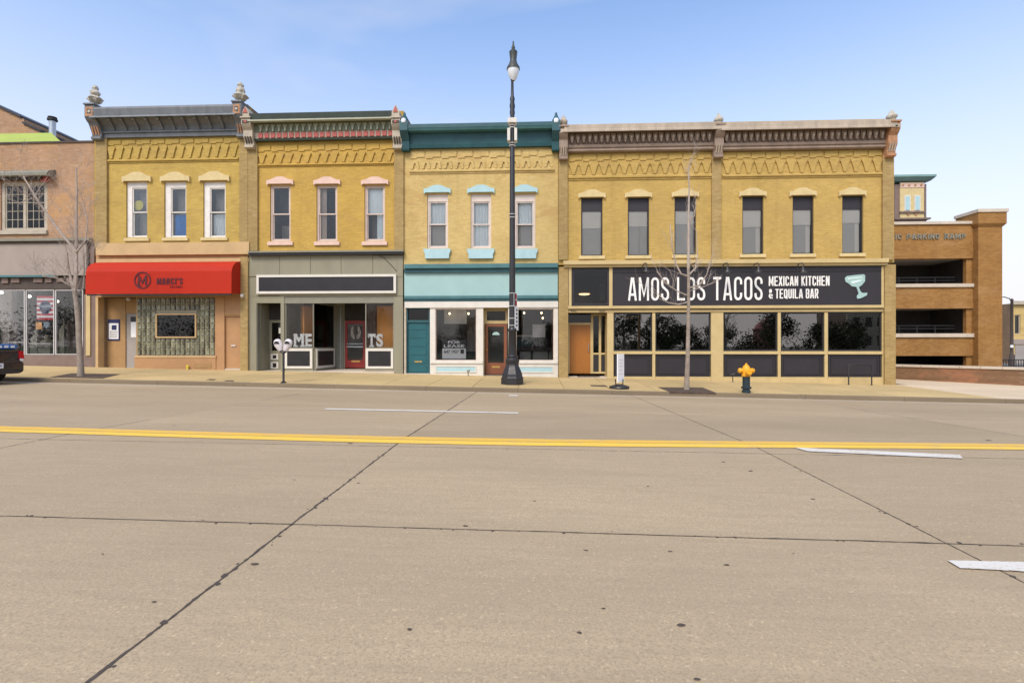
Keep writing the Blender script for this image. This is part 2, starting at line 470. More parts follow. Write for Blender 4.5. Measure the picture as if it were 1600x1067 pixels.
# painted lines
def line(name, mat, pts, w, label, dz=.007):
    o = obj(name, ribbon(pts, lambda: w, dz), mat, None, recalc=False)
    return tag(o, label, kind='structure')
yc = 0.0
YP = sorted((G(u, v).x, G(u, v).y) for u, v in ((-60, 668.3), (0, 670), (300, 679), (600, 687), (800, 691), (1000, 693), (1240, 694.8), (1600, 698.3), (1700, 699.3)))
def centre(x):
    if x <= YP[0][0]: return YP[0][1]
    for (xa, ya), (xb, yb) in zip(YP, YP[1:]):
        if x <= xb: return ya + (yb - ya) * (x - xa) / (xb - xa)
    return YP[-1][1]
def smooth_centre(x): return sum(centre(x + d) for d in (-2, -1.2, -.5, 0, .5, 1.2, 2)) / 7
def yrow(v_mid): return yc
for y, lab in ((yc + .128, 'far stripe of the double yellow centre line'), (yc - .128, 'near stripe of the double yellow centre line')):
    line('yellow_line', m_yellow if y < yc else m_yellow2, [(x, y + smooth_centre(x)) for x in frange(-60, 60, 240)], .24, lab)
a, b = G(508, 639), G(810, 645.5)
line('white_line', m_white, [(a.x + (b.x - a.x) * t, a.y + (b.y - a.y) * t) for t in frange(0, 1, 10)], .22, 'thin white dash in the lane beyond the yellow line')
def worn_bar(q, dz, n=60):
    """painted bar between corner points a, b (far edge) and d, c (near edge) with ragged edges"""
    mb = MB(); a, b, c, d = q
    for i in range(n + 1):
        t = i / n
        for p, r in ((a, b), (d, c)):
            x, y = p.x + (r.x - p.x) * t, p.y + (r.y - p.y) * t + random.uniform(-.004, .004)
            mb.v.append((x, y, zg(x, y) + dz))
    for i in range(n): mb.f.append((2 * i, 2 * i + 1, 2 * i + 3, 2 * i + 2))
    return mb
q = [G(1240, 700), G(1500, 711.5), G(1505, 717.5), G(1262, 706)]
mb = worn_bar(q, .012)
tag(obj('white_line', mb, m_white, None, recalc=False), 'slanting white dash touching the near side of the yellow line', kind='structure')
q = [G(1480, 877), G(1800, 884), G(1800, 905), G(1500, 889)]
mb = worn_bar(q, .010)
tag(obj('white_line', mb, m_white, None, recalc=False), 'white dash running out of the picture at the right edge', kind='structure')
g = G(802, 618)
mb = MB()
mb.add([(g.x + dx, g.y + dy, zg(g.x + dx, g.y + dy) + .006) for dx, dy in ((-.13, -.22), (.13, -.22), (.13, .2), (-.13, .2))], [(0, 1, 2, 3)])
tag(obj('parking_mark', mb, m_white, None, recalc=False), 'small white parking mark in the gutter below the lamp post', kind='structure')
# debris on the road
mb = MB()
for (u, v, s) in [(397, 882, .055), (1065, 977, .05), (905, 989, .03), (727, 822, .05), (1130, 722, .06), (1172, 736, .06), (1270, 780, .05), (547, 693, .07), (835, 783, .03), (240, 941, .03), (640, 984, .03), (460, 750, .03), (1047, 862, .03), (1135, 883, .035), (1012, 760, .03), (943, 951, .03), (1090, 1062, .04), (272, 665, .08), (160, 866, .02), (1240, 865, .02), (915, 860, .03), (560, 755, .03), (735, 693, .06), (1545, 688, .08)]:
    p = G(u, v); n = 7; s *= .55
    base = len(mb.v); ang = random.uniform(-.5, .5)
    for k in range(n):
        t = 2 * math.pi * k / n; r = s * random.uniform(.35, .7)
        dx, dy = r * math.cos(t) * 1.7, r * math.sin(t) * .9
        mb.v.append((p.x + dx, p.y + dy, p.z + .004 + random.uniform(0, .003)))
    mb.v.append((p.x, p.y, p.z + .008))
    for k in range(n): mb.f.append((base + k, base + (k + 1) % n, base + n))
for _ in range(170):                                                     # chips broken off along the joints
    if random.random() < .75: x = (-1.91 if random.random() < .8 else 3.04) + random.gauss(0, .022); y = random.uniform(-20.6, -9)
    else: x = random.uniform(-7, 7); y = -17.67 + random.gauss(0, .02)
    s = random.uniform(.005, .017); z = zg(x, y) + .0035; b = len(mb.v)
    for k in range(5): mb.v.append((x + s * random.uniform(.5, 1.3) * math.cos(k * 1.257), y + s * random.uniform(.6, 1.6) * math.sin(k * 1.257), z))
    mb.f.append(tuple(range(b, b + 5)))
tag(obj('leaf_litter', mb, m_joint, None), 'scattered dark leaf crumbs and chips lying on the concrete road', 'litter', kind='stuff')

# sidewalk and curb
walk = obj('sidewalk', sheet(LX, [-4.79, -3.2, -1.6, 12], -.03), m_joint2, recalc=False)
tag(walk, 'yellowish concrete sidewalk in square slabs', kind='structure')
SX = [-24.9 + 1.52 * k for k in range(0, 32)]
for (ya, yb) in ((-4.795, -3.2), (-3.2, -1.6), (-1.6, .02)):
    for i, (a, b) in enumerate(zip(SX, SX[1:])):
        slab(walk, 'paving_slab', m_walk if b < 15.5 else m_apron, a, b, ya, yb, gap=.008, nx=1)
    slab(walk, 'paving_slab', m_walk, -240, SX[0], ya, yb, nx=10); slab(walk, 'paving_slab', m_apron, SX[-1], 240, ya, yb, nx=10)
for (ya, yb) in ((.02, 3.0), (3.0, 6.2)):
    for a, b in zip(frange(15.2, 30.2, 5), frange(15.2, 30.2, 5)[1:]): slab(walk, 'paving_slab', m_apron, a, b, ya, yb, gap=.006, nx=1)
    slab(walk, 'paving_slab', m_apron, 30.2, 120, ya, yb, nx=4)
curb = thing('curb', 'concrete curb along the sidewalk', 'curb', (0, -4.88, -.2))
del curb['category']; curb['kind'] = 'structure'
CXS = [-24.9 + 3.04 * k for k in range(0, 17)]
def curb_piece(a, b, nx=2):
    mb = MB(); xs = frange(a + .004, b - .004, nx); prof = [(-4.797, -.098), (-4.925, -.098), (-4.958, -.115), (-4.966, -.26), (-4.797, -.26)]
    secs = []
    for x in xs:
        s = .0178 * clampx(x); secs.append([(x, y, z - s + (.0 if z > -.2 else -.05)) for y, z in prof])
    return mb.sections(secs)
for a, b in zip(CXS, CXS[1:]): obj('curb_stone', curb_piece(a, b), m_curb, curb)
obj('curb_stone', curb_piece(-240, CXS[0], 14), m_curb, curb); obj('curb_stone', curb_piece(CXS[-1], 240, 14), m_curb, curb)
nearwalk = obj('far_pavement', sheet(LX, [-27.5, -26, -23.7], .004), m_walk, recalc=False)
tag(nearwalk, 'sidewalk on the photographer\'s side of the street', kind='structure')

# ------------------------------------------------------------------ building materials
bk1 = brick('brick_ochre', (.56, .385, .095), (.50, .335, .078), (.52, .38, .16), patch=(.36, .235, .08), pfac=.45)
bk2 = brick('brick_gold', (.58, .365, .08), (.52, .325, .068), (.55, .385, .15), patch=(.42, .26, .085), pfac=.45)
bk3 = brick('brick_pale_gold', (.65, .47, .185), (.59, .415, .15), (.64, .50, .25), patch=(.46, .29, .11), pfac=.6, light=(.66, .54, .32))
bk4 = brick('brick_straw', (.55, .37, .108), (.49, .325, .088), (.55, .39, .17), patch=(.42, .275, .10), pfac=.4)
bkp = brick('brick_weathered', (.44, .31, .125), (.37, .25, .095), (.40, .30, .15), patch=(.30, .195, .08), pfac=.5, light=(.52, .42, .25))
bk0 = brick('brick_pink', (.48, .29, .175), (.41, .23, .13), (.46, .34, .23), patch=(.50, .28, .11), pfac=.7, light=(.56, .45, .34), blot=.2)
bkr = brick('brick_ramp', (.37, .19, .058), (.30, .145, .042), (.33, .20, .08), patch=(.42, .25, .11), pfac=.4, w=.3, h=.1)
bkr2 = brick('brick_brown', (.24, .14, .078), (.20, .11, .06), (.24, .16, .095), patch=(.40, .17, .09), pfac=.6, w=.3, h=.1)
bks = brick('brick_side', (.30, .20, .12), (.25, .16, .09), (.28, .21, .13))
m_grayc = paint('cornice_gray', (.15, .158, .165), .55, .22, 3, dirt=.5, dirtc=(.19, .195, .19), streak=True)
m_grayl = paint('cornice_gray_light', (.22, .235, .25), .55, .2, 4, dirt=.4)
m_greend = paint('cornice_green_dark', (.042, .055, .042), .5, .2, 3)
m_greenl = paint('cornice_sage', (.30, .31, .22), .55, .15, 3, dirt=.3)
m_greenm = paint('frieze_sage', (.17, .18, .115), .55, .15, 3, dirt=.3)
m_red = paint('panel_red', (.40, .085, .065), .55, .15, 5)
m_cream2 = paint('cream_gray', (.44, .38, .29), .6, .15, 4, dirt=.3)
m_teal = paint('teal_paint', (.022, .085, .098), .45, .18, 2)
m_teall = paint('teal_light', (.065, .17, .18), .5, .15, 2)
m_taupe = paint('taupe_paint', (.26, .19, .145), .65, .18, 3, dirt=.4, dirtc=(.42, .36, .29), streak=True)
m_taupel = paint('taupe_light', (.44, .36, .275), .65, .2, 3, dirt=.6, dirtc=(.20, .165, .12), streak=True)
m_rust = paint('rusty_taupe', (.42, .22, .115), .75, .25, 5, dirt=.5, dirtc=(.30, .13, .06))
m_stone = paint('stone_finial', (.46, .42, .34), .85, .25, 8, dirt=.5, dirtc=(.22, .19, .15), bmp=.4)
m_cream = paint('cream_paint', (0.534, 0.4062, 0.1908), .55, .08, 2, dirt=.15, dirtc=(.4, .30, .15))
m_creaml = paint('cream_hood', (0.6072, 0.477, 0.232), .6, .1, 4, dirt=.2, dirtc=(.45, .33, .16))
m_peach = paint('peach_stucco', (0.4352, 0.243, 0.1129), .8, .08, 2, dirt=.2, dirtc=(.5, .28, .13), bmp=.25)
m_peachl = paint('peach_board', (0.5292, 0.36, 0.175), .7, .08, 2, dirt=.25, dirtc=(.52, .35, .17))
m_tan = paint('tan_recess', (0.378, 0.2253, 0.096), .8, .1, 2, bmp=.25)
m_white = MATS['white_road_paint']
m_wtrim = paint('white_trim', (.66, .62, .545), .5, .06, 3, dirt=.25, dirtc=(.45, .40, .34))
m_wpeel = paint('white_peeling', (.74, .70, .65), .7, .1, 5, dirt=.7, dirtc=(.30, .22, .17))
m_pink = paint('pink_paint', (0.684, 0.4784, 0.387), .6, .08, 4, dirt=.25, dirtc=(.5, .36, .28))
m_pinkf = paint('pinkish_frame', (.60, .48, .41), .55, .08, 3)
m_blue = paint('powder_blue', (0.3854, 0.5628, 0.5848), .55, .07, 4, dirt=.2, dirtc=(.32, .46, .46))
m_bluep = paint('blue_panel', (0.3197, 0.4837, 0.4659), .45, .05, 1.2)
m_sage = paint('sage_panel', (0.2546, 0.234, 0.16), .55, .08, 1.5, dirt=.5, dirtc=(.20, .165, .12), streak=True)
m_saged = paint('sage_dark', (.22, .21, .16), .6, .1, 2)
m_blackp = paint('black_panel', (0.021, 0.0189, 0.0203), .4, .2, 2, bmp=.02)
m_char = paint('charcoal_panel', (0.0274, 0.0234, 0.0274), .5, .08, 1.2, bmp=.03)
m_chard = paint('charcoal_dark', (.028, .026, .027), .5, .1, 2)
m_mauve = paint('mauve_panel', (0.336, 0.2772, 0.2331), .7, .08, 1.0, dirt=.3, dirtc=(.30, .25, .21), streak=True)
m_brown = paint('brown_base', (.20, .14, .115), .7, .12, 2, dirt=.2)
m_darkbrown = paint('dark_brown', (.075, .055, .045), .7, .2, 3)
m_wood = paint('orange_wood', (.38, .145, .026), .4, .14, 1.2, streak=True, dirt=.3, dirtc=(.34, .12, .02))
m_woodr = paint('brown_wood', (.21, .075, .035), .45, .15, 2, streak=True)
m_reddoor = paint('red_door', (.23, .022, .018), .45, .15, 2)
m_tealdoor = paint('teal_door', (.018, .10, .115), .4, .1, 1.5)
m_awning = paint('red_canvas', (0.4341, 0.0212, 0.0051), .7, .05, 1.2, bmp=.12, spec=.25)
m_maroon = paint('maroon_print', (.085, .012, .018), .7, .15, 9)
m_metal = paint('bare_metal', (.42, .44, .46), .4, .12, 6, metal=.8)
m_alu = paint('aluminium', (.62, .60, .57), .4, .06, 6)
m_black = paint('black_iron', (.022, .021, .023), .42, .2, 6, spec=.5)
m_brass = paint('brass', (.62, .40, .13), .35, .1, 6, metal=.8)
m_roof = paint('roof_tar', (.07, .068, .065), .95, .2, 1)
m_lime = paint('lime_sheet', (0.36, 0.425, 0.056), .6, .06, 1)
m_conc = paint('pale_concrete', (.55, .47, .37), .8, .1, 1.2, dirt=.3)
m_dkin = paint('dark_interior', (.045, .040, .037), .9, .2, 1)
m_mid = paint('gray_interior', (.33, .295, .265), .9, .1, .8)
m_lightin = paint('pale_interior', (.52, .49, .45), .9, .08, .8)
m_orange = paint('orange_board', (.60, .26, .06), .7, .15, 1.2, streak=True)
m_floor = paint('interior_floor', (.16, .13, .10), .6, .2, 2)
m_blind = paint('gray_blind', (.70, .62, .55), .8, .04, 1)
m_blindd = paint('dark_blind', (.44, .40, .365), .8, .05, 1)
m_curt = paint('pale_curtain', (.80, .84, .86), .85, .06, 5, streak=True)
m_curtw = paint('warm_curtain', (.62, .50, .42), .85, .08, 5, streak=True)
m_bluec = paint('blue_cloth', (.02, .22, .62), .8, .15, 5)
m_yel = paint('yellow_card', (.75, .62, .05), .8, .08, 4)
m_paper = paint('white_paper', (.82, .82, .82), .8, .04, 3)
m_orangep = paint('orange_paper', (.80, .42, .16), .8, .05, 3)
m_navy = paint('navy_print', (.028, .035, .11), .6, .1, 5)
m_flagred = paint('flag_red', (.52, .03, .05), .85, .08, 5)
m_grayb = paint('gray_badge', (.26, .33, .40), .7, .2, 9)
m_mint = paint('mint_logo', (0.336, 0.492, 0.4592), .6, .12, 6)
m_letter = paint('letter_white', (0.8624, 0.8352, 0.7896), .5, .03, 4)
m_glassup = glass('window_glass', (.96, .97, .96), 1.42)
m_glassdk = glass('tinted_glass', (.26, .26, .26), 2.75, refl=(.96, .93, .88))
m_glass3 = glass('clear_shop_glass', (.97, .97, .965), 1.5)
m_glasssh = glass('shop_glass', (.98, .98, .975), 1.34)
m_glasst = glass('smoked_glass', (.45, .45, .45), 1.45)
m_bulb = lamp_mat('warm_bulb', (1.0, .66, .34), 5)
m_bulbw = lamp_mat('white_bulb', (1.0, .90, .74), 4)

# ------------------------------------------------------------------ lettering
def stroke_letter(ch, w, t):
    l, r, b, p, m = t / 2, w - t / 2, t / 2, 1 - t / 2, .5
    k = (r - l) / 2; c = w / 2
    def arc(cx, cy, rad, a0, a1, n=6): return [(cx + rad * math.cos(R(a0 + (a1 - a0) * i / n)), cy + rad * math.sin(R(a0 + (a1 - a0) * i / n))) for i in range(n + 1)]
    top = lambda: arc(c, p - k, k, 180, 0, 8); bot = lambda: arc(c, b + k, k, 0, -180, 8)
    L = {
        'A': [([(l * .8, 0), (c - t * .28, 1)], 0), ([(w - l * .8, 0), (c + t * .28, 1)], 0), ([(w * .24, .26), (w * .76, .26)], 0)],
        'M': [([(l, 0), (l, 1)], 0), ([(r, 0), (r, 1)], 0), ([(l, 1), (c, .22), (r, 1)], 0)],
        'O': [([*top(), *bot()], 1)],
        'Q': [([*top(), *bot()], 1), ([(c, .22), (w, -.03)], 0)],
        'S': [([(r, .70), *reversed(top()), (l, .70), (l + k * .2, .60), (r - k * .2, .40), (r, .30), *bot(), (l, .30)], 0)],
        'C': [([(r, .68), *reversed(top()), *reversed(bot()), (r, .32)], 0)],
        'L': [([(l, 1), (l, b), (w, b)], 0)],
        'T': [([(0, p), (w, p)], 0), ([(c, p), (c, 0)], 0)],
        'E': [([(w, p), (l, p), (l, b), (w, b)], 0), ([(l, m), (w * .88, m)], 0)],
        'F': [([(w, p), (l, p), (l, 0)], 0), ([(l, m), (w * .88, m)], 0)],
        'X': [([(l * .7, 0), (w - l * .7, 1)], 0), ([(l * .7, 1), (w - l * .7, 0)], 0)],
        'I': [([(c, 0), (c, 1)], 0)],
        'N': [([(l, 0), (l, 1)], 0), ([(r, 0), (r, 1)], 0), ([(l, 1), (r, 0)], 0)],
        'K': [([(l, 0), (l, 1)], 0), ([(w - l * .6, 1), (l, .42)], 0), ([(l + k * .5, .55), (w - l * .6, 0)], 0)],
        'H': [([(l, 0), (l, 1)], 0), ([(r, 0), (r, 1)], 0), ([(l, m), (r, m)], 0)],
        'U': [([(l, 1), *reversed(bot()), (r, 1)], 0)],
        'G': [([(r, .68), *reversed(top()), *reversed(bot()), (r, .45), (c, .45)], 0)],
        'P': [([(l, 0), (l, p), (c, p), *arc(c, p - .2, .2 * 1, 90, -90, 6), (l, p - .4)], 0)],
        'R': [([(l, 0), (l, p), (r - k * .5, p), (r, p - k * .5), (r, .55), (r - k * .5, .48), (l, .48)], 0), ([(c, .48), (w - l * .6, 0)], 0)],
        'B': [([(l, b), (l, p), (r - k * .5, p), (r, p - k * .5), (r, .6), (r - k * .5, .52), (l, .52)], 0), ([(r - k * .5, .52), (r, .43), (r, b + k * .5), (r - k * .5, b), (l, b)], 0)],
        'P': [([(l, 0), (l, p), (r - k * .5, p), (r, p - k * .5), (r, .55), (r - k * .5, .45), (l, .45)], 0)],
        '&': [([(w, 0), (l + k * .2, .72), (l + k * .4, .92), (c, p), (r - k * .5, .9), (r - k * .4, .72), (l, .34), (l, .18), (c * .9, b), (r, .22), (w, .42)], 0)],
        "'": [([(c, 1), (c, .72)], 0)],
    }
    return L.get(ch, [])
def ribbon2d(mb, pts, closed, t, y0, y1, fx):
    n = len(pts); L = []; Rr = []
    P = [Vector(p) for p in pts]
    for i in range(n):
        a = P[i] - P[i - 1] if (i > 0 or closed) else P[1] - P[0]
        b = P[(i + 1) % n] - P[i] if (i < n - 1 or closed) else P[-1] - P[-2]
        if a.length < 1e-6: a = b
        if b.length < 1e-6: b = a
        a = a.normalized(); b = b.normalized()
        na, nb = Vector((-a.y, a.x)), Vector((-b.y, b.x)); q = (na + nb)
        q = q.normalized() if q.length > 1e-3 else na
        s = min(1.8, 1 / max(.3, q.dot(na)))
        L.append(P[i] + q * t / 2 * s); Rr.append(P[i] - q * t / 2 * s)
    for i in range(n if closed else n - 1):
        j = (i + 1) % n
        quad = [L[i], Rr[i], Rr[j], L[j]]
        mb.prism([(q.x, q.y) for q in quad], lambda x, z: fx(x, z, y0), lambda x, z: fx(x, z, y1))
def sign_text(par, s, u0, u1, v0, v1, y, mat, w=.40, t=.13, space=.12, word=.26, depth=.03, name='letter'):
    """condensed block capitals, each letter its own mesh"""
    adv = []; x = 0
    for ch in s:
        cw = {' ': word - space, 'I': t * 1.05, 'M': w * 1.3, "'": t, 'A': w * 1.08}.get(ch, w)
        adv.append((ch, x, cw)); x += cw + space
    tot = x - space
    X0, X1, Z0, Z1 = rx(u0, u1, v0, v1, y)
    kx = (X1 - X0) / tot; kz = Z1 - Z0
    for ch, ax, cw in adv:
        if ch == ' ': continue
        mb = MB()
        for i, (pts, cl) in enumerate(stroke_letter(ch, cw, t)):
            ribbon2d(mb, pts, cl, t, y - depth - .001 * i, y, lambda a, z, yy: (X0 + (ax + a) * kx, yy, Z0 + z * kz))
        obj(name, mb, mat, par)
def text_on(par, s, u0, u1, v0, v1, y, mat, name='lettering', bold=.03, depth=.006, rot=None):
    cu = bpy.data.curves.new(name, 'FONT'); cu.body = s; cu.extrude = .01; cu.offset = bold
    o = bpy.data.objects.new(name, cu); COL.objects.link(o)
    me = bpy.data.meshes.new_from_object(o.evaluated_get(bpy.context.evaluated_depsgraph_get()))
    bpy.data.objects.remove(o); bpy.data.curves.remove(cu)
    xs = [v.co.x for v in me.vertices]; ys = [v.co.y for v in me.vertices]
    ax, bx_, ay, by = min(xs), max(xs), min(ys), max(ys)
    X0, X1, Z0, Z1 = rx(u0, u1, v0, v1, y)
    og = ORG.get(par.name, Vector((0, 0, 0))) if par else Vector((0, 0, 0))
    for v in me.vertices:
        fx, fz = (v.co.x - ax) / (bx_ - ax), (v.co.y - ay) / (by - ay)
        p = Vector((X0 + (X1 - X0) * fx, y - (depth if v.co.z > 0 else 0), Z0 + (Z1 - Z0) * fz))
        if rot: p = rot(fx, fz, depth if v.co.z > 0 else 0)
        v.co = p - og
    me.name = name
    o = bpy.data.objects.new(name, me); COL.objects.link(o); me.materials.append(mat); o.parent = par; ORG[o.name] = og
    return o

# ------------------------------------------------------------------ facade pieces
def hood(par, mat, u0, u1, v0, v1, rise=.45, proj=.1, name='hood'):
    x0, x1, z0, z1 = rx(u0, u1, v0, v1, -proj); w = x1 - x0; h = z1 - z0
    ze = z0 + h * (1 - rise)
    pts = [(x0, z0), (x0 + .04, z0), (x0 + .07, z0 + h * .12), (x1 - .07, z0 + h * .12), (x1 - .04, z0), (x1, z0), (x1, ze), (x1 - w * .12, ze + h * rise * .12),
           (x0 + w * .64, z1 - .01), (x0 + w * .5, z1), (x0 + w * .36, z1 - .01), (x0 + w * .12, ze + h * rise * .12), (x0, ze)]
    return obj(name, MB().xz(pts, -proj, .05), mat, par)
def win_hole(u0, u1, v0, v1): return rx(u0, u1, v0, v1, 0)
def sash_window(bld, u0, u1, v0, v1, fm, fw=.07, meet=.5, glassm=None, hd=None, sl=None, backs=(), sash=True, top_panel=None, offset=0, label=None, sashm=None, wf=.05):
    """a window part with its frame, sashes, panes, hood and sill"""
    x0, x1, z0, z1 = rx(u0, u1, v0, v1, 0)
    fr = obj('window', MB().wall(x0 + .002, x1 - .002, z0 + .002, z1 - .002, [(x0 + fw + offset, x1 - fw, z0 + fw * .8, z1 - fw - (top_panel or 0))], .07, .17), fm, bld, label=label)
    ix0, ix1, iz0, iz1 = x0 + fw + offset, x1 - fw, z0 + fw * .8, z1 - fw - (top_panel or 0)
    sm = sashm or fm
    zm = iz0 + (iz1 - iz0) * meet
    gm = glassm or m_glassup
    if sash:
        obj('sash', MB().wall(ix0, ix1, zm - .02, iz1, [(ix0 + wf, ix1 - wf, zm + .03, iz1 - wf)], .10, .135), sm, fr)
        obj('sash', MB().wall(ix0, ix1, iz0, zm + .02, [(ix0 + wf, ix1 - wf, iz0 + wf * 1.3, zm - .02)], .14, .165), sm, fr)
        obj('pane', MB().box(ix0 + wf - .01, ix1 - wf + .01, .115, .12, zm + .02, iz1 - wf + .01), gm, fr)
        obj('pane', MB().box(ix0 + wf - .01, ix1 - wf + .01, .150, .155, iz0 + wf * 1.3 - .01, zm - .01), gm, fr)
    else:
        obj('pane', MB().box(ix0 - .01, ix1 + .01, .13, .136, iz0 - .01, iz1 + .01), gm, fr)
    for (fx0, fx1, fz0, fz1, bm_, nm, yy) in backs:
        w, h = ix1 - ix0, iz1 - iz0
        if nm == 'curtain':
            n = 12; mb = MB()
            for i in range(n + 1):
                xx = ix0 + w * (fx0 + (fx1 - fx0) * i / n); y_ = yy + (.02 if i % 2 else -.01)
                mb.v += [(xx, y_, iz0 + h * fz0), (xx, y_, iz0 + h * fz1)]
            for i in range(n): mb.f.append((2 * i, 2 * i + 2, 2 * i + 3, 2 * i + 1))
            obj(nm, mb, bm_, fr, recalc=False)
        else:
            obj(nm, MB().box(ix0 + w * fx0, ix0 + w * fx1, yy, yy + .012, iz0 + h * fz0, iz0 + h * fz1), bm_, fr)
    if hd: hood(fr, hd[4], *hd[:4])
    if sl:
        sx0, sx1, sz0, sz1 = rx(*sl[:4], -.08)
        if len(sl) > 5:
            c = (sx1 - sx0) * .06
            obj('sill', MB().xz([(sx0 + c, sz0), (sx1 - c, sz0), (sx1 - c * .8, sz0 + (sz1 - sz0) * .5), (sx1, sz0 + (sz1 - sz0) * .72), (sx1, sz1), (sx0, sz1), (sx0, sz0 + (sz1 - sz0) * .72), (sx0 + c * .8, sz0 + (sz1 - sz0) * .5)], -.12, .06), sl[4], fr)
        else:
            obj('sill', MB().box(sx0, sx1, -.08, .06, sz0, sz1), sl[4], fr)
    return fr
def frieze(bld, mat, u0, u1, v_a, v_b, v_c, v_d, n, upper=True, nb=11, upright=False):
    """brick corbel table: v_a..v_b flat blocks, v_b..v_c zigzag teeth, v_c..v_d string course"""
    x0, x1, _, za = rx(u0, u1, v_a, v_b); _, _, zc, zb = rx(u0, u1, v_b, v_c); _, _, zd, _ = rx(u0, u1, v_c, v_d)
    P = (x1 - x0) / n; h = zb - zc
    cx = x0 + P / 2
    hh = zc + h * .04
    if upright:
        pts = [(cx - P * .40, hh), (cx - P * .20, hh), (cx - P * .06, zb - h * .30), (cx + P * .06, zb - h * .30), (cx + P * .20, hh), (cx + P * .40, hh), (cx + P * .30, zb - h * .1), (cx + P * .16, zb), (cx - P * .16, zb), (cx - P * .30, zb - h * .1)]
    else:
        pts = [(cx - P * .13, hh), (cx + P * .13, hh), (cx + P * .18, hh + h * .2), (cx + P * .38, zb - h * .22), (cx + P * .46, zb - h * .16), (cx + P * .46, zb), (cx - P * .46, zb), (cx - P * .46, zb - h * .16), (cx - P * .38, zb - h * .22), (cx - P * .18, hh + h * .2)]
    t = obj('corbel_tooth', MB().xz(pts, -.055, .01), mat, bld)
    for k in range(1, n): rep(t, dx=P * k)
    if upper:
        Q = (x1 - x0) / nb; hz = za - zb
        c = obj('corbel_block', MB().xz([(x0 + Q * .05, zb + hz * .2), (x0 + Q * .46, zb + hz * .2), (x0 + Q * .46, zb + hz * .34), (x0 + Q * .95, zb + hz * .34), (x0 + Q * .95, za - hz * .08), (x0 + Q * .05, za - hz * .08)], -.03, .01), mat, bld)
        for k in range(1, nb): rep(c, dx=Q * k)
    hs = zc - zd
    obj('string_course', MB().yz([(.01, zd), (-.03, zd), (-.03, zd + hs * .35), (-.08, zd + hs * .4), (-.08, zd + hs * .75), (-.045, zc - .01), (.01, zc - .01)], x0, x1), mat, bld)
def bracket(bld, uc, wpx, v_top, v_bot, proj, m_body, m_panel, m_fin, finial='leaf', hblock=.5, fin_px=(22, 14), lean=0):
    """scrolled cornice end bracket; uc is the pixel column of its foot on the wall"""
    xc = px(uc, -.1); w = (px(uc + wpx / 2, -.1) - px(uc - wpx / 2, -.1)) / 2
    zt, zb = pz(uc, v_top, -proj), pz(uc, v_bot, -.25)
    h = zt - zb
    prof = [(.02, zt), (-proj, zt), (-proj - .03, zt - .04), (-proj - .03, zt - hblock + .1), (-proj + .04, zt - hblock), (-proj * .72, zt - hblock - .1), (-.36, zt - h * .62), (-.25, zb + h * .22), (-.24, zb + .14), (-.30, zb + .12), (-.30, zb + .03), (-.22, zb), (.02, zb)]
    br = obj('bracket', MB().yz(prof, xc - w, xc + w), m_body, bld)
    # fluted front of the leg
    for k in (-1, 0, 1):
        a = xc + k * w * .55
        y0, z0_, y1, z1_ = -.245, zb + .2, -.36, zt - h * .60
        mb = MB(); s = w * .13
        mb.sections([[(a - s, y0 - .025, z0_), (a + s, y0 - .025, z0_), (a + s, y0 + .05, z0_), (a - s, y0 + .05, z0_)],
                     [(a - s, y1 - .03, z1_), (a + s, y1 - .03, z1_), (a + s, y1 + .05, z1_), (a - s, y1 + .05, z1_)]])
        obj('flute', mb, m_panel, br)
    if hblock > .3:
        obj('block_panel', MB().wall(xc - w * .75, xc + w * .75, zt - hblock + .13, zt - .1, [(xc - w * .4, xc + w * .4, zt - hblock + .22, zt - .19)], -proj - .055, -proj - .02), m_panel, br)
        obj('rosette', MB().xz([(xc + math.cos(2 * math.pi * k / 8) * w * .28, (zt - hblock / 2 + .015) + math.sin(2 * math.pi * k / 8) * w * .28) for k in range(8)], -proj - .07, -proj - .02), m_fin, br)
    obj('block_cap', MB().box(xc - w * 1.12, xc + w * 1.12, -proj - .08, .02, zt, zt + .06), m_body, br)
    fh = (fin_px[0]) * (D) / F; fr = fin_px[1] * D / F / 2
    zc = zt + .06; yc_ = -proj * .55
    if finial == 'leaf':
        f = obj('finial', MB().lathe(xc, yc_, [(fr * .9, zc), (fr * .9, zc + fh * .12), (fr * .55, zc + fh * .2), (fr * .95, zc + fh * .36), (fr * 1.0, zc + fh * .48), (fr * .62, zc + fh * .68), (fr * .22, zc + fh * .9), (0.01, zc + fh)], 8, .06), m_fin, br)
    elif finial == 'gable':
        obj('finial', MB().xz([(xc - fr, zc), (xc + fr, zc), (xc + fr, zc + fh * .42), (xc, zc + fh), (xc - fr, zc + fh * .42)], -proj - .05, -.02), m_body, br)
        obj('finial_panel', MB().xz([(xc - fr * .6, zc + fh * .35), (xc + fr * .6, zc + fh * .35), (xc, zc + fh * .9)], -proj - .075, -proj - .03), m_fin, br)
    elif finial == 'urn':
        f = obj('finial', MB().lathe(xc, yc_, [(fr * .55, zc), (fr * .5, zc + fh * .06), (fr * .3, zc + fh * .12), (fr * .75, zc + fh * .24), (fr * 1.05, zc + fh * .36), (fr * .95, zc + fh * .42), (fr * .62, zc + fh * .48), (fr * .78, zc + fh * .58), (fr * .72, zc + fh * .68), (fr * .38, zc + fh * .76), (fr * .5, zc + fh * .85), (fr * .36, zc + fh * .94), (.02, zc + fh)], 10, .16), m_fin, br)
        for k in range(6):
            a = 2 * math.pi * k / 6 + .4; L_ = fr * .8
            obj('finial_leaf', MB().tube([(xc + math.cos(a) * fr * .6, yc_ + math.sin(a) * fr * .6, zc + fh * .2), (xc + math.cos(a) * fr * 1.15, yc_ + math.sin(a) * fr * 1.15, zc + fh * .34), (xc + math.cos(a) * fr * 1.3, yc_ + math.sin(a) * fr * 1.3, zc + fh * .30)], [.05, .05, .015], 5), m_fin, br)
    return br
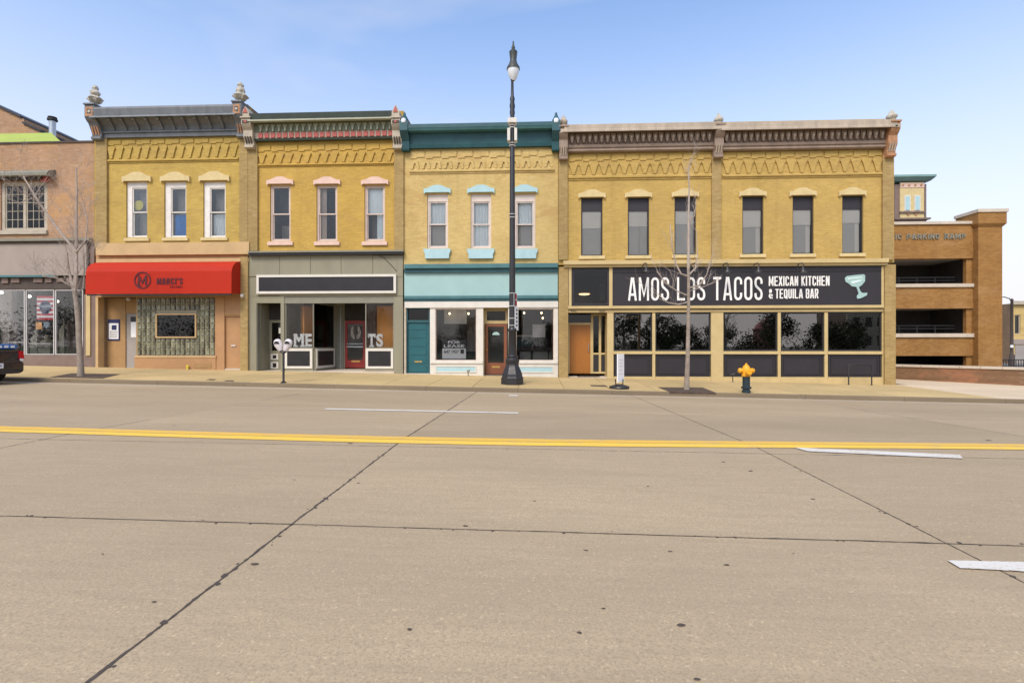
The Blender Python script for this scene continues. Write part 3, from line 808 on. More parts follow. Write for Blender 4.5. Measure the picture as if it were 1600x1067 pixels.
def shell(bld, u0, u1, z_top, z_mid, mside, depth=11, z_bot=-1.2, inmat=None, g_y=.5, upper_in=None):
    """side walls, back wall, roof, upper floor and the two plain rooms behind the front"""
    x0, x1 = px(u0), px(u1)
    obj('side_wall', MB().box(x0 + .005, x0 + .2, .31, depth, z_bot, z_top), mside, bld)
    obj('side_wall', MB().box(x1 - .2, x1 - .005, .31, depth, z_bot, z_top), mside, bld)
    obj('back_wall', MB().box(x0 + .005, x1 - .005, depth + .002, depth + .3, z_bot, z_top), mside, bld)
    obj('roof', MB().box(x0 + .2, x1 - .2, .31, depth, z_top - .9, z_top - .65), m_roof, bld)
    obj('upper_floor', MB().box(x0 + .2, x1 - .2, .31, depth, z_mid - .3, z_mid), m_mid, bld)
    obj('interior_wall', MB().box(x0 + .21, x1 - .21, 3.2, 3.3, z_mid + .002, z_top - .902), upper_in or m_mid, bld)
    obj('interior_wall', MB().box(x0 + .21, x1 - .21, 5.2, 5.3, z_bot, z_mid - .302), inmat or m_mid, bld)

def corn(bld, name, mat, u0, u1, um, pts, y_back=.05, label=None):
    P = [(y, pz(um, v, y)) for v, y in pts]
    P = P + [(y_back, P[-1][1]), (y_back, P[0][1])]
    return obj(name, MB().yz(P, px(u0, -.1), px(u1, -.1)), mat, bld, label=label)
def row(par, name, mat, u0, u1, n, fill, v0, v1, y0, y1, um=None):
    um = um or (u0 + u1) / 2
    x0, x1 = px(u0, y0), px(u1, y0); z0, z1 = pz(um, v1, y0), pz(um, v0, y0); P = (x1 - x0) / n; g = P * (1 - fill) / 2
    o = obj(name, MB().box(x0 + g, x0 + P - g, y0, y1, z0, z1), mat, par)
    for k in range(1, n): rep(o, dx=P * k)
    return o
def root(name, label, uc, cat='building'):
    x = px(uc); return thing(name, label, cat, (x, 0, zg(x, 0)))
def pil(bld, mat, u0, u1, v0, v1, p=.1, name='pilaster'): return bx(bld, name, mat, u0, u1, v0, v1, -p, .02)

# ================================================================== building with the red awning
B1 = root('brick_shop_building', 'ochre brick building with gray cornice, white windows and a red awning', 267)
z1m = pz(267, 385); z1t = pz(267, 166)
w1 = [(197, 230), (256.5, 291), (317.5, 352.5)]
wv = (284, 371)
obj('wall', MB().wall(px(147.5), px(387), z1m, z1t, [win_hole(a, b, *wv) for a, b in w1], 0, .3), bk1, B1)
shell(B1, 147.5, 387, z1t, z1m, bks, inmat=m_dkin)
pil(B1, bkp, 149, 166.5, 214, 380); pil(B1, bkp, 374, 387, 212, 380)
obj('pilaster', MB().box(px(375.5, -.1), px(387, -.1), -.1, .3, -.6, z1m - .5), bkp, B1)
sash_window(B1, *w1[0], *wv, m_wpeel, fw=.05, offset=.17, top_panel=.2, hd=(190, 235, 268.5, 284.5, m_creaml), sl=(193, 232, 372, 376.5, m_creaml), backs=[(0, 1, 0, 1, m_mid, 'blind', .5)], sashm=m_wtrim, label='white peeling window with a yellow round card behind its upper sash')
sash_window(B1, *w1[1], *wv, m_wpeel, fw=.05, offset=.2, top_panel=.2, hd=(249.5, 295.5, 268.5, 284, m_creaml), sl=(252.5, 293, 371.5, 376, m_creaml), backs=[(0, 1, 0, 1, m_mid, 'blind', .5), (.12, .95, .03, .47, m_bluec, 'curtain', .24)], sashm=m_wtrim, label='white peeling window with blue cloth in its lower sash')
sash_window(B1, *w1[2], *wv, m_wpeel, fw=.05, offset=.2, top_panel=.2, hd=(310, 357.5, 267.5, 283.5, m_creaml), sl=(313, 355, 371, 375.5, m_creaml), backs=[(0, 1, 0, 1, m_mid, 'blind', .5), (.05, 1, .0, .48, m_curt, 'curtain', .3)], sashm=m_wtrim, label='white peeling window with a pale curtain in its lower sash')
cxy = px(217, .21); czy = pz(217, 321, .21)
tag(obj('round_card', MB().xz([(cxy + .21 * math.cos(2 * math.pi * k / 14), czy + .22 * math.sin(2 * math.pi * k / 14)) for k in range(14)], .2, .212), m_yel, None), 'yellow round card standing inside the first white upper window', 'card')
frieze(B1, bk1, 168, 373, 217, 228, 248, 254, 15, nb=9)
c = corn(B1, 'cornice', m_grayc, 156, 380, 267, [(165, -.60), (168, -.64), (178, -.60), (181, -.56), (182, -.46), (186, -.40), (196, -.20), (203, -.14), (203.5, -.19), (206, -.19), (206.5, -.13), (213.5, -.13)], label='gray bracketed metal cornice')
corn(c, 'cornice_moulding', m_grayl, 157, 379, 267, [(178.5, -.68), (181.2, -.68), (181.6, -.55), (178.4, -.55)], -.5)
x0, x1 = px(166, -.3), px(376, -.3); P = (x1 - x0) / 11
zz = lambda v, y: pz(267, v, y)
mod = obj('modillion', MB().yz([(-.56, zz(182, -.56)), (-.56, zz(184.5, -.56)), (-.44, zz(188, -.44)), (-.25, zz(199, -.25)), (-.21, zz(203, -.21)), (-.1, zz(203, -.1)), (-.1, zz(182, -.1))], x0 + P * .42, x0 + P * .56), m_grayc, c)
for k in range(1, 11): rep(mod, dx=P * k)
brk = obj('modillion_tip', MB().lathe(x0 + P * .49, -.5, [(.02, zz(187, -.5)), (.06, zz(185.5, -.5)), (.07, zz(184, -.5)), (.05, zz(182.5, -.5))], 8), m_grayl, c)
for k in range(1, 11): rep(brk, dx=P * k)
bracket(B1, 155.5, 15, 164, 218.5, .58, m_grayc, m_rust, m_stone, 'urn', hblock=.62, fin_px=(34, 18))
bracket(B1, 380.5, 14, 160, 215, .58, m_grayc, m_rust, m_stone, 'urn', hblock=.62, fin_px=(34, 19))
# belt board and wall over the shop
bx(B1, 'belt_board', m_peachl, 149.5, 389, 379, 398, -.16, .3)
bx(B1, 'shop_header', m_peach, 150, 388, 398.4, 464, -.02, .3)
bx(B1, 'header_trim', m_peachl, 150, 388.5, 404, 410, -.07, -.022)
# awning
ax0, ax1 = px(134, -.75), px(377.5, -.02)
az = lambda v, y: pz(255, v, y)
out = [(-.03, az(409.5, -.03)), (-.30, az(409.8, -.30)), (-.52, az(412.5, -.52)), (-.67, az(417, -.67)), (-.75, az(424, -.75)), (-.77, az(459, -.77))]
inn = [(-.745, az(459, -.745)), (-.725, az(425, -.725)), (-.65, az(419, -.65)), (-.5, az(415, -.5)), (-.3, az(412, -.3)), (-.03, az(411.8, -.03))]
aw = obj('awning', MB().yz(out + inn, ax0, ax1), m_awning, B1, label='red canvas awning with a round emblem')
for xa, xb in ((ax0 + .002, ax0 + .02), (ax1 - .02, ax1 - .002)):
    obj('awning_end', MB().yz([(y + (.012 if y < -.1 else 0), z - .012) for y, z in out] + [(-.03, az(459, -.03))], xa, xb), m_awning, aw)
obj('awning_rail', MB().box(ax0 + .03, ax1 - .03, -.74, -.70, az(461.5, -.74), az(459.5, -.74)), m_black, aw)
yA = -.772
ex, ez = px(222.5, yA), pz(222.5, 438, yA)
rr = 14.0 * (D + yA) / F
mb = MB(); ribbon2d(mb, [(ex + rr * .93 * math.cos(2 * math.pi * k / 36), ez + rr * .93 * math.sin(2 * math.pi * k / 36)) for k in range(36)], True, rr * .14, yA - .006, yA, lambda x, z, y: (x, y, z))
obj('emblem_ring', mb, m_maroon, aw)
sign_text(aw, 'M', 215.5, 229.5, 430.5, 446, yA, m_maroon, w=.5, t=.13, depth=.006, name='emblem_letter')
ribs = pxp = [(px(u, yA), pz(u, v, yA)) for u, v in ((215.8, 440), (215.5, 446.5), (218, 448), (221, 446.5))]
mb = MB(); ribbon2d(mb, ribs, False, .05, yA - .005, yA, lambda x, z, y: (x, y, z)); obj('emblem_tail', mb, m_maroon, aw)
sign_text(aw, "MARCI'S", 245, 285.5, 434.5, 444.5, yA, m_maroon, w=.5, t=.19, space=.13, depth=.006)
text_on(aw, 'ON MAIN', 266, 285, 446.5, 450, yA, m_maroon, bold=.0)
# shop front under the awning
zf1 = zg(px(267), 0)
obj('shop_floor', MB().box(px(150), px(387) - .25, .03, 5.2, zf1 - .3, zf1 + .02), m_conc, B1)
obj('corner_post', MB().box(px(149.5), px(153.5), -.01, .44, -.3, pz(151, 464)), m_peachl, B1)
obj('recess_wall', MB().box(px(150), px(196, .45), .45, .55, -.3, pz(180, 464, .45)), m_tan, B1)
obj('recess_wall', MB().box(px(212) - .02, px(214), .06, 1.0, -.3, pz(213, 464)), m_tan, B1)
bx(B1, 'recess_wall', m_tan, 196.2, 217, 455, 489.5, .47, .55)
d1 = bx(B1, 'door', m_mid, 196.5, 216, 490, 580, .50, .55)
bx(d1, 'notice', m_paper, 204.5, 213, 503, 527, .482, .495)
bx(d1, 'notice_board', m_chard, 204, 213, 495, 503, .484, .496)
obj('recess_ceiling', MB().box(px(153), px(214), .05, 1.0, pz(180, 464) - .02, pz(180, 464) + .03), m_dkin, B1)
cl = px(201, .3)
obj('recess_lamp', MB().lathe(cl, .3, [(.03, pz(201, 463.5, .3)), (.09, pz(201, 465, .3)), (.1, pz(201, 468, .3)), (.04, pz(201, 470, .3))], 12), m_alu, B1, smooth=True)
pst = thing('notice_frame', 'dark blue framed white notice hanging in the recessed doorway under the red awning', 'poster', (px(177, .43), .43, pz(177, 516, .43)))
bx(pst, 'frame', m_navy, 168.5, 186.5, 499, 532, .415, .445)
bx(pst, 'sheet', m_paper, 170, 185, 505, 529.5, .405, .413)
bx(pst, 'emblem', m_navy, 174.5, 182, 508, 515.5, .400, .404)
for k in range(4): bx(pst, 'text_line', m_chard, 171.5, 183.5, 517.5 + k * 2.8, 518.4 + k * 2.8, .401, .404)
# glass block window
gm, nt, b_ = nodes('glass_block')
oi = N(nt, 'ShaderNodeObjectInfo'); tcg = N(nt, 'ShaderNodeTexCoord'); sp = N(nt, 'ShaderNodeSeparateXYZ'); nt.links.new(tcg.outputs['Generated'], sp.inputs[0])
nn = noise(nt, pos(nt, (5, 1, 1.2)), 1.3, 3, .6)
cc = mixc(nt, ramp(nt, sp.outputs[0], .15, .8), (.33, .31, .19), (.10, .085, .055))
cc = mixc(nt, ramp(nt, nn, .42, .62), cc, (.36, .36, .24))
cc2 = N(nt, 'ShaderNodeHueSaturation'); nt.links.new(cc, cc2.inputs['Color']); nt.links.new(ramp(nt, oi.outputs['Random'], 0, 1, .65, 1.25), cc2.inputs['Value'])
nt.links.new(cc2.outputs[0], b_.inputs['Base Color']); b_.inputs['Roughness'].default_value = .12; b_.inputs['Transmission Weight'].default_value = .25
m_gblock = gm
m_grout = paint('block_grout', (.36, .32, .22), .8, .1, 5)
gb = bx(B1, 'glass_block_window', m_grout, 212.5, 336, 464.5, 556, .09, .16, label='glass block window')
gx0, gx1, gz0, gz1 = rx(213, 335.5, 465, 555, .04)
nc, nr = 16, 9
cw, ch = (gx1 - gx0) / nc, (gz1 - gz0) / nr
ix0, ix1, iz0, iz1 = rx(244, 307.5, 490, 528, .04)
def block_mesh(x, z, w, h):
    e = .011; i = .035
    mb = MB(); y0, y1 = .09, .045
    A = [(x + e, y0, z + e), (x + w - e, y0, z + e), (x + w - e, y0, z + h - e), (x + e, y0, z + h - e)]
    B = [(x + i, y1, z + i), (x + w - i, y1, z + i), (x + w - i, y1, z + h - i), (x + i, y1, z + h - i)]
    C = (x + w / 2, y1 + .012, z + h / 2)
    mb.v = A + B + [C]
    mb.f = [(k, (k + 1) % 4, 4 + (k + 1) % 4, 4 + k) for k in range(4)] + [(4 + k, 4 + (k + 1) % 4, 8) for k in range(4)]
    return mb
first = None
for i in range(nc):
    for j in range(nr):
        cx_, cz_ = gx0 + (i + .5) * cw, gz0 + (j + .5) * ch
        if ix0 - .02 < cx_ < ix1 + .02 and iz0 - .02 < cz_ < iz1 + .02: continue
        if first is None:
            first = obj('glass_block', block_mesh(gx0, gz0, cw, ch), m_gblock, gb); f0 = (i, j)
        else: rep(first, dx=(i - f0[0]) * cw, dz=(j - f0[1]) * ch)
iw = obj('inset_window', MB().wall(ix0, ix1, iz0, iz1, [(ix0 + .06, ix1 - .06, iz0 + .06, iz1 - .06)], -.01, .089), m_peachl, B1)
obj('pane', MB().box(ix0 + .05, ix1 - .05, .03, .036, iz0 + .05, iz1 - .05), m_glasst, iw)
obj('backing', MB().box(ix0 + .05, ix1 - .05, .07, .088, iz0 + .05, iz1 - .05), m_chard, iw)
bx(B1, 'bulkhead', m_peach, 210, 337, 558.5, 590, -.03, .3)
bx(B1, 'bulkhead_sill', m_peachl, 210, 337, 555.5, 558.8, -.05, .3)
obj('shop_pier', MB().box(px(336), px(350.5), 0, .3, -.4, pz(343, 464)), m_peach, B1)
bx(B1, 'shop_pier', m_peach, 350.5, 376.5, 463, 494, .03, .3)
bx(B1, 'door_lintel', m_tan, 350.8, 375.5, 489.5, 492, .0, .03)
dd = bx(B1, 'side_door', m_peach, 352, 375.5, 494.5, 590, .10, .16)
bx(dd, 'handle_plate', m_alu, 361, 368, 539, 541, .06, .1)
bx(B1, 'vent_grille', m_tan, 303, 330, 567.5, 575, -.045, -.03)
gp = G(260, 580.5)
mb = MB().lathe(gp.x, -.12, [(.035, gp.z), (.035, gp.z + .12), (.05, gp.z + .13), (.05, gp.z + .2), (.02, gp.z + .22)], 10)
obj('standpipe', mb, m_yel, B1, smooth=True)
sx, sz = px(378, -.2), pz(378, 462, -.2)
cm = obj('security_camera', MB().lathe(sx, -.2, [(.02, sz - .09), (.07, sz - .05), (.075, sz), (.06, sz + .05), (.03, sz + .07)], 12), m_wtrim, B1, smooth=True)
obj('camera_arm', MB().tube([(sx, -.2, sz + .04), (sx, -.02, sz + .1)], .02), m_wtrim, cm)

# ================================================================== building with the sage shop front
B2 = root('brick_shop_building', 'gold brick building with dark green cornice, red panels and empty gray-green shop front', 509)
z2m = pz(509, 394); z2t = pz(509, 176)
w2 = [(422, 454), (494.5, 527), (569.5, 601.5)]
obj('wall', MB().wall(px(387.4), px(630.5), z2m, z2t, [win_hole(a, b, 289, 377) for a, b in w2], 0, .3), bk2, B2)
shell(B2, 387.4, 630.5, z2t, z2m, bks, inmat=m_lightin)
pil(B2, bkp, 387.4, 402, 226, 392); pil(B2, bkp, 616, 630.4, 226, 392)
hv = (276, 288.5); sv = (377.5, 383)
sash_window(B2, *w2[0], 289, 377, m_pinkf, hd=(416, 457.5, *hv, m_pink), sl=(417.5, 457, *sv, m_pink), meet=.49, backs=[(0, 1, .5, 1, m_dkin, 'blind', .6), (0, 1, 0, .35, m_mid, 'blind', .9)], label='pink framed window, dark in both sashes')
sash_window(B2, *w2[1], 289, 377, m_pinkf, hd=(489.5, 531, *hv, m_pink), sl=(490.5, 530, *sv, m_pink), meet=.49, backs=[(.02, .36, 0, 1, m_curtw, 'curtain', .26), (0, 1, 0, 1, m_dkin, 'blind', .8)], label='pink framed window with a warm curtain at one side')
sash_window(B2, *w2[2], 289, 377, m_pinkf, hd=(564, 606.5, *hv, m_pink), sl=(565, 604.5, *sv, m_pink), meet=.49, backs=[(0, 1, .5, 1, m_curt, 'blind', .24), (.55, 1, .0, .5, m_curt, 'curtain', .24), (0, 1, 0, 1, m_mid, 'blind', .8)], label='pink framed window with a lowered pale blind')
frieze(B2, bk2, 403, 615, 225, 239, 255, 260, 15, nb=10)
c = corn(B2, 'cornice', m_greend, 394, 620, 509, [(175, -.48), (175.5, -.54), (184.5, -.50), (185, -.3), (190, -.2), (219, -.08)], label='dark green cornice with a row of red panels')
corn(c, 'cornice_moulding', m_greenl, 396, 619, 509, [(184.8, -.55), (187, -.57), (189.5, -.5), (190, -.3)], -.1)
corn(c, 'frieze_board', m_greenm, 398, 618, 509, [(190.2, -.26), (205, -.22)], -.1)
corn(c, 'panel_board', m_cream2, 399, 617, 509, [(205.2, -.20), (215, -.18)], -.05)
corn(c, 'lower_moulding', m_greend, 399, 617, 509, [(215.2, -.23), (218.5, -.20)], -.05)
x0, x1 = px(403, -.26), px(614, -.26); P = (x1 - x0) / 22
za, zb_ = pz(509, 193, -.26), pz(509, 204, -.26)
t = obj('dentil', MB().xz([(x0 + P * .1, za), (x0 + P * .9, za), (x0 + P * .9, za - .06), (x0 + P * .68, za - .11), (x0 + P * .6, zb_), (x0 + P * .4, zb_), (x0 + P * .32, za - .11), (x0 + P * .1, za - .06)], -.30, -.24), m_greenl, c)
for k in range(1, 22): rep(t, dx=P * k)
row(c, 'red_panel', m_red, 402, 615, 22, .70, 206.2, 213.8, -.225, -.19, 509)
bracket(B2, 392.5, 14, 185, 232, .50, m_cream2, m_darkbrown, m_red, 'gable', hblock=.34, fin_px=(16, 12))
bracket(B2, 622.5, 14, 185, 233, .50, m_cream2, m_darkbrown, m_red, 'gable', hblock=.34, fin_px=(18, 12))
obj('fascia_cable', MB().tube([(px(u, -.03), -.03, pz(u, v, -.03)) for u, v in ((592, 400), (600, 403), (610, 413), (620, 424))], .014, 5), m_darkbrown, B2)
# shop front
bx(B2, 'shop_cornice', m_saged, 387.6, 630, 391.5, 394, -.26, .3)
bx(B2, 'shop_cornice_soffit', m_chard, 388, 629.5, 394.2, 398, -.2, .3)
for a, b in ((389, 436.6), (437.2, 484.6), (485.2, 532.7), (533.3, 582.2), (582.8, 629.5)):
    bx(B2, 'fascia_panel', m_sage, a, b, 399, 432, -.02, .25)
bx(B2, 'fascia_panel', m_sage, 389, 629.5, 432.3, 463, .0, .25)
sg = ring(B2, 'sign_board', m_wtrim, 400.5, 618.5, 429, 458.5, -.12, -.002, .10, label='blank black sign in a white frame')
bx(sg, 'sign_face', m_blackp, 403, 616, 431, 456, -.085, -.06)
obj('shop_pier', MB().box(px(389), px(400.5), 0, .3, -.5, pz(395, 463.2)), m_sage, B2)
obj('shop_pier', MB().box(px(615.5), px(629.5), 0, .3, -.5, pz(622, 463.2)), m_sage, B2)
obj('shop_pier', MB().box(px(438.5), px(444), 0, .3, -.5, pz(441, 463.2)), m_sage, B2)
bx(B2, 'door_header', m_sage, 400.5, 438.5, 462.5, 473.5, 0, .25)
zf2 = zg(px(480), 0) + .02
obj('shop_floor', MB().box(px(400) , px(616), .02, 5.2, zf2 - .4, zf2 + .01), m_conc, B2)
# narrow street door
obj('door_jamb', MB().box(px(400.6), px(401.5), .02, .85, zf2, pz(401, 473)), m_saged, B2)
obj('door_jamb', MB().slabp((px(401.5), .25), (px(420, .9), .9), zf2, pz(410, 473), .05), m_sage, B2)
x0, x1, z0, z1 = rx(420, 446, 500, 580, .9)
dr = obj('street_door', MB().wall(x0, x1, zf2 + .01, z1, [(x0 + .14, x1 - .15, z0 + .92, z1 - .12)], .9, .95), m_sage, B2)
obj('pane', MB().box(x0 + .12, x1 - .13, .92, .926, z0 + .9, z1 - .1), m_glasst, dr)
for za_, zb2 in ((z0 + .52, z0 + .78), (z0 + .12, z0 + .42)):
    obj('door_panel', MB().wall(x0 + .1, x0 + .45, za_, zb2, [(x0 + .19, x0 + .36, za_ + .05, zb2 - .05)], .875, .9), m_wtrim, dr)
    obj('door_panel_face', MB().box(x0 + .18, x0 + .37, .89, .9, za_ + .04, zb2 - .04), m_blackp, dr)
obj('letter_box', MB().box(x1 - .28, x1 - .12, .84, .9, z0 + 1.7, z0 + 1.95), m_wtrim, dr)
obj('door_transom', MB().box(x0, x1, .9, .93, z1 + .02, pz(430, 472, .9)), m_dkin, B2)
obj('recess_wall', MB().box(px(444), px(446), .3, .94, zf2, pz(445, 473)), m_saged, B2)
# display bays
zs2 = lambda v, y=.08: pz(510, v, y)
zgt, zgb = zs2(473), zs2(544)
obj('recess_ceiling', MB().box(px(444), px(616), .25, 2.6, zs2(464.5), zs2(462)), m_saged, B2)
obj('display_header', MB().box(px(444), px(615.5), .02, .12, zs2(474), zs2(464)), m_saged, B2)
PA, PB = (px(490.5, .08), .1), (px(522.5, 1.9), 1.9)
lw = obj('display_window', MB().wall(px(444.5), PA[0], zgb, zgt, [(px(444.5) + .05, PA[0] - .04, zgb + .03, zgt - .03)], .06, .12), m_saged, B2, label='display window lettered ME')
obj('pane', MB().box(px(444.5) + .04, PA[0] - .03, .085, .091, zgb + .02, zgt - .02), m_glasssh, lw)
aw2 = obj('display_window', MB().slabp(PA, PB, zgb - .03, zgb + .03, .06), m_saged, B2, label='slanting display window beside the red door')
obj('head_rail', MB().slabp(PA, PB, zgt - .03, zgt, .06), m_saged, aw2)
obj('pane', MB().slabp(PA, PB, zgb + .03, zgt - .03, .006), m_glasssh, aw2)
obj('mullion', MB().slabp((PB[0] - .03, PB[1] - .05), (PB[0] + .03, PB[1] + .05), zgb, zgt, .06), m_saged, aw2)
PC = (px(571, .08), .1); PD = (px(570.5, 1.9), 1.9)
rw_ = obj('display_window', MB().wall(PC[0], px(615.5), zgb, zgt, [(PC[0] + .04, px(615.5) - .05, zgb + .03, zgt - .03)], .06, .12), m_saged, B2, label='display window lettered TS')
obj('pane', MB().box(PC[0] + .03, px(615.5) - .04, .085, .091, zgb + .02, zgt - .02), m_glasssh, rw_)
obj('pane', MB().slabp((PC[0] + .02, .14), PD, zgb + .02, zgt - .02, .006), m_glasssh, rw_)
def framed(par, p0, p1, z0, z1, name='bulkhead'):
    o = obj(name, MB().slabp(p0, p1, z0, z1, .1), m_sage, par)
    d = (Vector(p1) - Vector(p0)); L_ = d.length; d = d.normalized(); n = Vector((d.y, -d.x))
    def sub(a0, a1, za, zb, off, th, mat, nm):
        a = Vector(p0) + d * a0 + n * off; b = Vector(p0) + d * a1 + n * off
        obj(nm, MB().slabp(a, b, za, zb, th), mat, o)
    f = .10
    zl, zh = z0 + (z1 - z0) * .2, z1 - .02
    sub(.03, L_ - .03, zh - f, zh, .065, .03, m_wtrim, 'frame_rail'); sub(.03, L_ - .03, zl, zl + f, .065, .03, m_wtrim, 'frame_rail')
    sub(.03, .03 + f, zl + f, zh - f, .065, .03, m_wtrim, 'frame_stile'); sub(L_ - .03 - f, L_ - .03, zl + f, zh - f, .065, .03, m_wtrim, 'frame_stile')
    sub(.03 + f, L_ - .03 - f, zl + f, zh - f, .056, .012, m_blackp, 'black_face')
zb0 = zf2 - .1
framed(B2, (px(443.5), .1), (PA[0] - .02, .1), zb0, zgb); framed(B2, (PA[0] + .02, .12), (PB[0] - .03, PB[1]), zb0, zgb); framed(B2, (PC[0], .1), (px(617) - .05, .1), zb0, zgb)
# back of the recess
bx(B2, 'recess_back', m_saged, 520, 539, 464, 590, 2.0, 2.1); bx(B2, 'recess_back', m_dkin, 538.5, 573, 464, 500.5, 2.0, 2.1)
for k in range(3):
    xx = px(528 + k * 4, 1.98); obj('wall_pipe', MB().tube([(xx, 1.97, zf2), (xx, 1.97, zf2 + 2.9)], .022), m_metal if k == 1 else m_saged, B2)
x0, x1, z0, z1 = rx(539, 571, 501, 574.5, 1.95)
rd = obj('red_door', MB().wall(x0, x1, z0, z1, [(x0 + .12, x1 - .12, z0 + .36, z1 - .16)], 1.95, 2.0), m_reddoor, B2, label='red glazed shop door')
obj('pane', MB().box(x0 + .1, x1 - .1, 1.97, 1.976, z0 + .34, z1 - .14), m_glasssh, rd)
obj('push_bar', MB().box(x0 + .1, x1 - .1, 1.90, 1.93, z0 + .95, z0 + 1.0), m_metal, rd)
obj('push_bar', MB().box(x0 + .1, x1 - .1, 1.90, 1.93, z0 + 1.1, z0 + 1.13), m_metal, rd)
obj('mail_slot', MB().box(x0 + .32, x1 - .25, 1.93, 1.95, z0 + .26, z0 + .33), m_brass, rd)
ex_, ez_ = (x0 + x1) / 2 + .02, z1 - .55
for s_ in (-1, 1):
    for q_, w_ in ((.27, .03), (.18, .025)):
        mb = MB(); ribbon2d(mb, [(ex_ + s_ * q_ * math.cos(R(a)) * .8, ez_ + q_ * 1.1 * math.sin(R(a))) for a in range(-75, 61, 15)], False, w_, 1.955, 1.96, lambda x, z, y: (x, y, z))
        obj('door_emblem', mb, m_blind, rd)
# things seen through the glass
bx(B2, 'display_partition', m_orange, 470, 489, 478, 545, 1.6, 1.65); bx(B2, 'display_partition', m_lightin, 440, 474, 470, 545, 2.2, 2.25)
obj('display_partition', MB().slabp((PA[0] - .75, .7), (PB[0] - .75, 2.4), zgb - .05, zgt - .1, .05), m_orange, B2)
bx(B2, 'display_partition', m_orange, 589, 618, 478, 546, 1.2, 1.25); bx(B2, 'display_partition', m_brown, 572, 592, 474, 546, 1.7, 1.75)
obj('display_floor', MB().box(px(445) + .03, PA[0], .13, 2.2, zgb - .06, zgb - .02), m_floor, B2); obj('display_floor', MB().box(PC[0] + .06, px(615), .13, 1.7, zgb - .06, zgb - .02), m_floor, B2)
lad = thing('leaning_easel', 'dark easel leaning inside the display window behind the letters ME', 'easel', (px(456, .9), .9, zgb - .02))
for (ua, ub) in ((451, 455), (463, 458)):
    obj('leg', MB().tube([(px(ua, .8), .8, zgb - .02), (px(ub, 1.1), 1.1, zgb + 1.05)], .03), m_navy, lad)
obj('crossbar', MB().tube([(px(452.5, .85), .85, zgb + .45), (px(461.5, .85), .85, zgb + .45)], .022), m_navy, lad)
m_lt = paint('letter_offwhite', (.74, .74, .71), .6, .1, 6, dirt=.3, dirtc=(.40, .40, .38))
m_ltt = paint('letter_teal', (.10, .22, .24), .6, .15, 6)
def slab_letters(s, u0, u1, y, mat, par, lab):
    o = thing('window_letter', lab, 'letter', (px(u0, y), y, pz(u0, 542, y)))
    text_on(o, s, u0, u1, 521.5, 542, y, mat, 'letter_body', .035, .05)
    h = rx(u0, u1, 521.5, 542, y); w = (h[1] - h[0])
    feet = {'M': [(.0, .34), (.66, 1.0)], 'E': [(-.08, .2)], 'T': [(.25, .75)]}.get(s, [])
    for a, b in feet:
        obj('serif', MB().box(h[0] + w * a - .02, h[0] + w * b + .02, y - .052, y - .001, h[2], h[2] + .07), mat, o)
        if s in 'ME': obj('serif', MB().box(h[0] + w * max(a, -.08) - .02, h[0] + w * b * .85 + .02, y - .053, y - .001, h[3] - .07, h[3]), mat, o)
    if s == 'T':
        for a, b in ((-.02, .16), (.84, 1.02)): obj('serif', MB().box(h[0] + w * a, h[0] + w * b, y - .053, y - .001, h[3] - .17, h[3]), mat, o)
slab_letters('M', 460, 475.5, .3, m_lt, None, 'white block letter M standing in the display window')
slab_letters('E', 478, 488, .3, m_lt, None, 'white block letter E standing in the display window')
slab_letters('T', 575.5, 587, .3, m_lt, None, 'white block letter T standing in the display window')
slab_letters('S', 588.5, 599, .3, m_lt, None, 'white block letter S standing in the display window')
nl = thing('window_letter', 'teal block letter N seen edge-on in the slanting display window', 'letter', (PA[0], .4, zgb))
dN = (Vector(PB) - Vector(PA)); nN = Vector((-dN.y, dN.x)).normalized()
def rotN(fx, fz, dp):
    q = Vector(PA) + dN * (.12 + .28 * fx) + nN * (.12 + dp); return Vector((q.x, q.y, zgb + .05 + .55 * fz))
text_on(nl, 'N', 0, 1, 0, 1, 0, m_ltt, 'letter_body', .03, .05, rot=rotN)

# ================================================================== teal and powder blue building
B3 = root('brick_shop_building', 'pale gold brick building with teal cornice and powder blue shop fascia', 752)
z3m = pz(752, 420); z3t = pz(752, 193)
m_pinkw = paint('pale_pink_frame', (.63, .54, .48), .55, .08, 3)
w3 = [(667.5, 700), (735.5, 767.5), (804, 836.5)]
obj('wall', MB().wall(px(630.9), px(872), z3m, z3t, [win_hole(a, b, 303, 388) for a, b in w3], 0, .3), bk3, B3)
shell(B3, 630.9, 872, z3t, z3m, bks, inmat=m_lightin)
for i, ((a, b), (ha, hb), lab) in enumerate(zip(w3, ((662, 704), (730, 772.5), (798.5, 840)), ('pinkish framed window with a pale blind above and gray below', 'pinkish framed window filled by a pale curtain', 'pinkish framed window with pale blind behind the lamp post'))):
    sash_window(B3, a, b, 303, 388, m_pinkw, fw=.075, top_panel=.24, meet=.5, hd=(ha, hb, 289 - i * .4, 302 - i * .4, m_blue), sl=(ha, hb, 389, 404, m_blue, 1), label=lab,
                backs=[(0, 1, .5 if i != 1 else 0, 1, m_curt, 'curtain', .24)] + ([(0, 1, 0, .5, m_blindd, 'blind', .3)] if i != 1 else []))
frieze(B3, bk3, 640, 866, 234, 250, 264, 271, 13, nb=9, upright=True)
c = corn(B3, 'cornice', m_teal, 634, 869, 752, [(192, -.44), (192.5, -.5), (198, -.5), (202, -.42), (203, -.3), (206, -.2), (223, -.14), (224, -.2), (230, -.16)], label='teal metal cornice')
corn(c, 'cornice_moulding', m_teall, 635, 868.5, 752, [(198.5, -.505), (202.5, -.46), (203.2, -.4)], -.2)
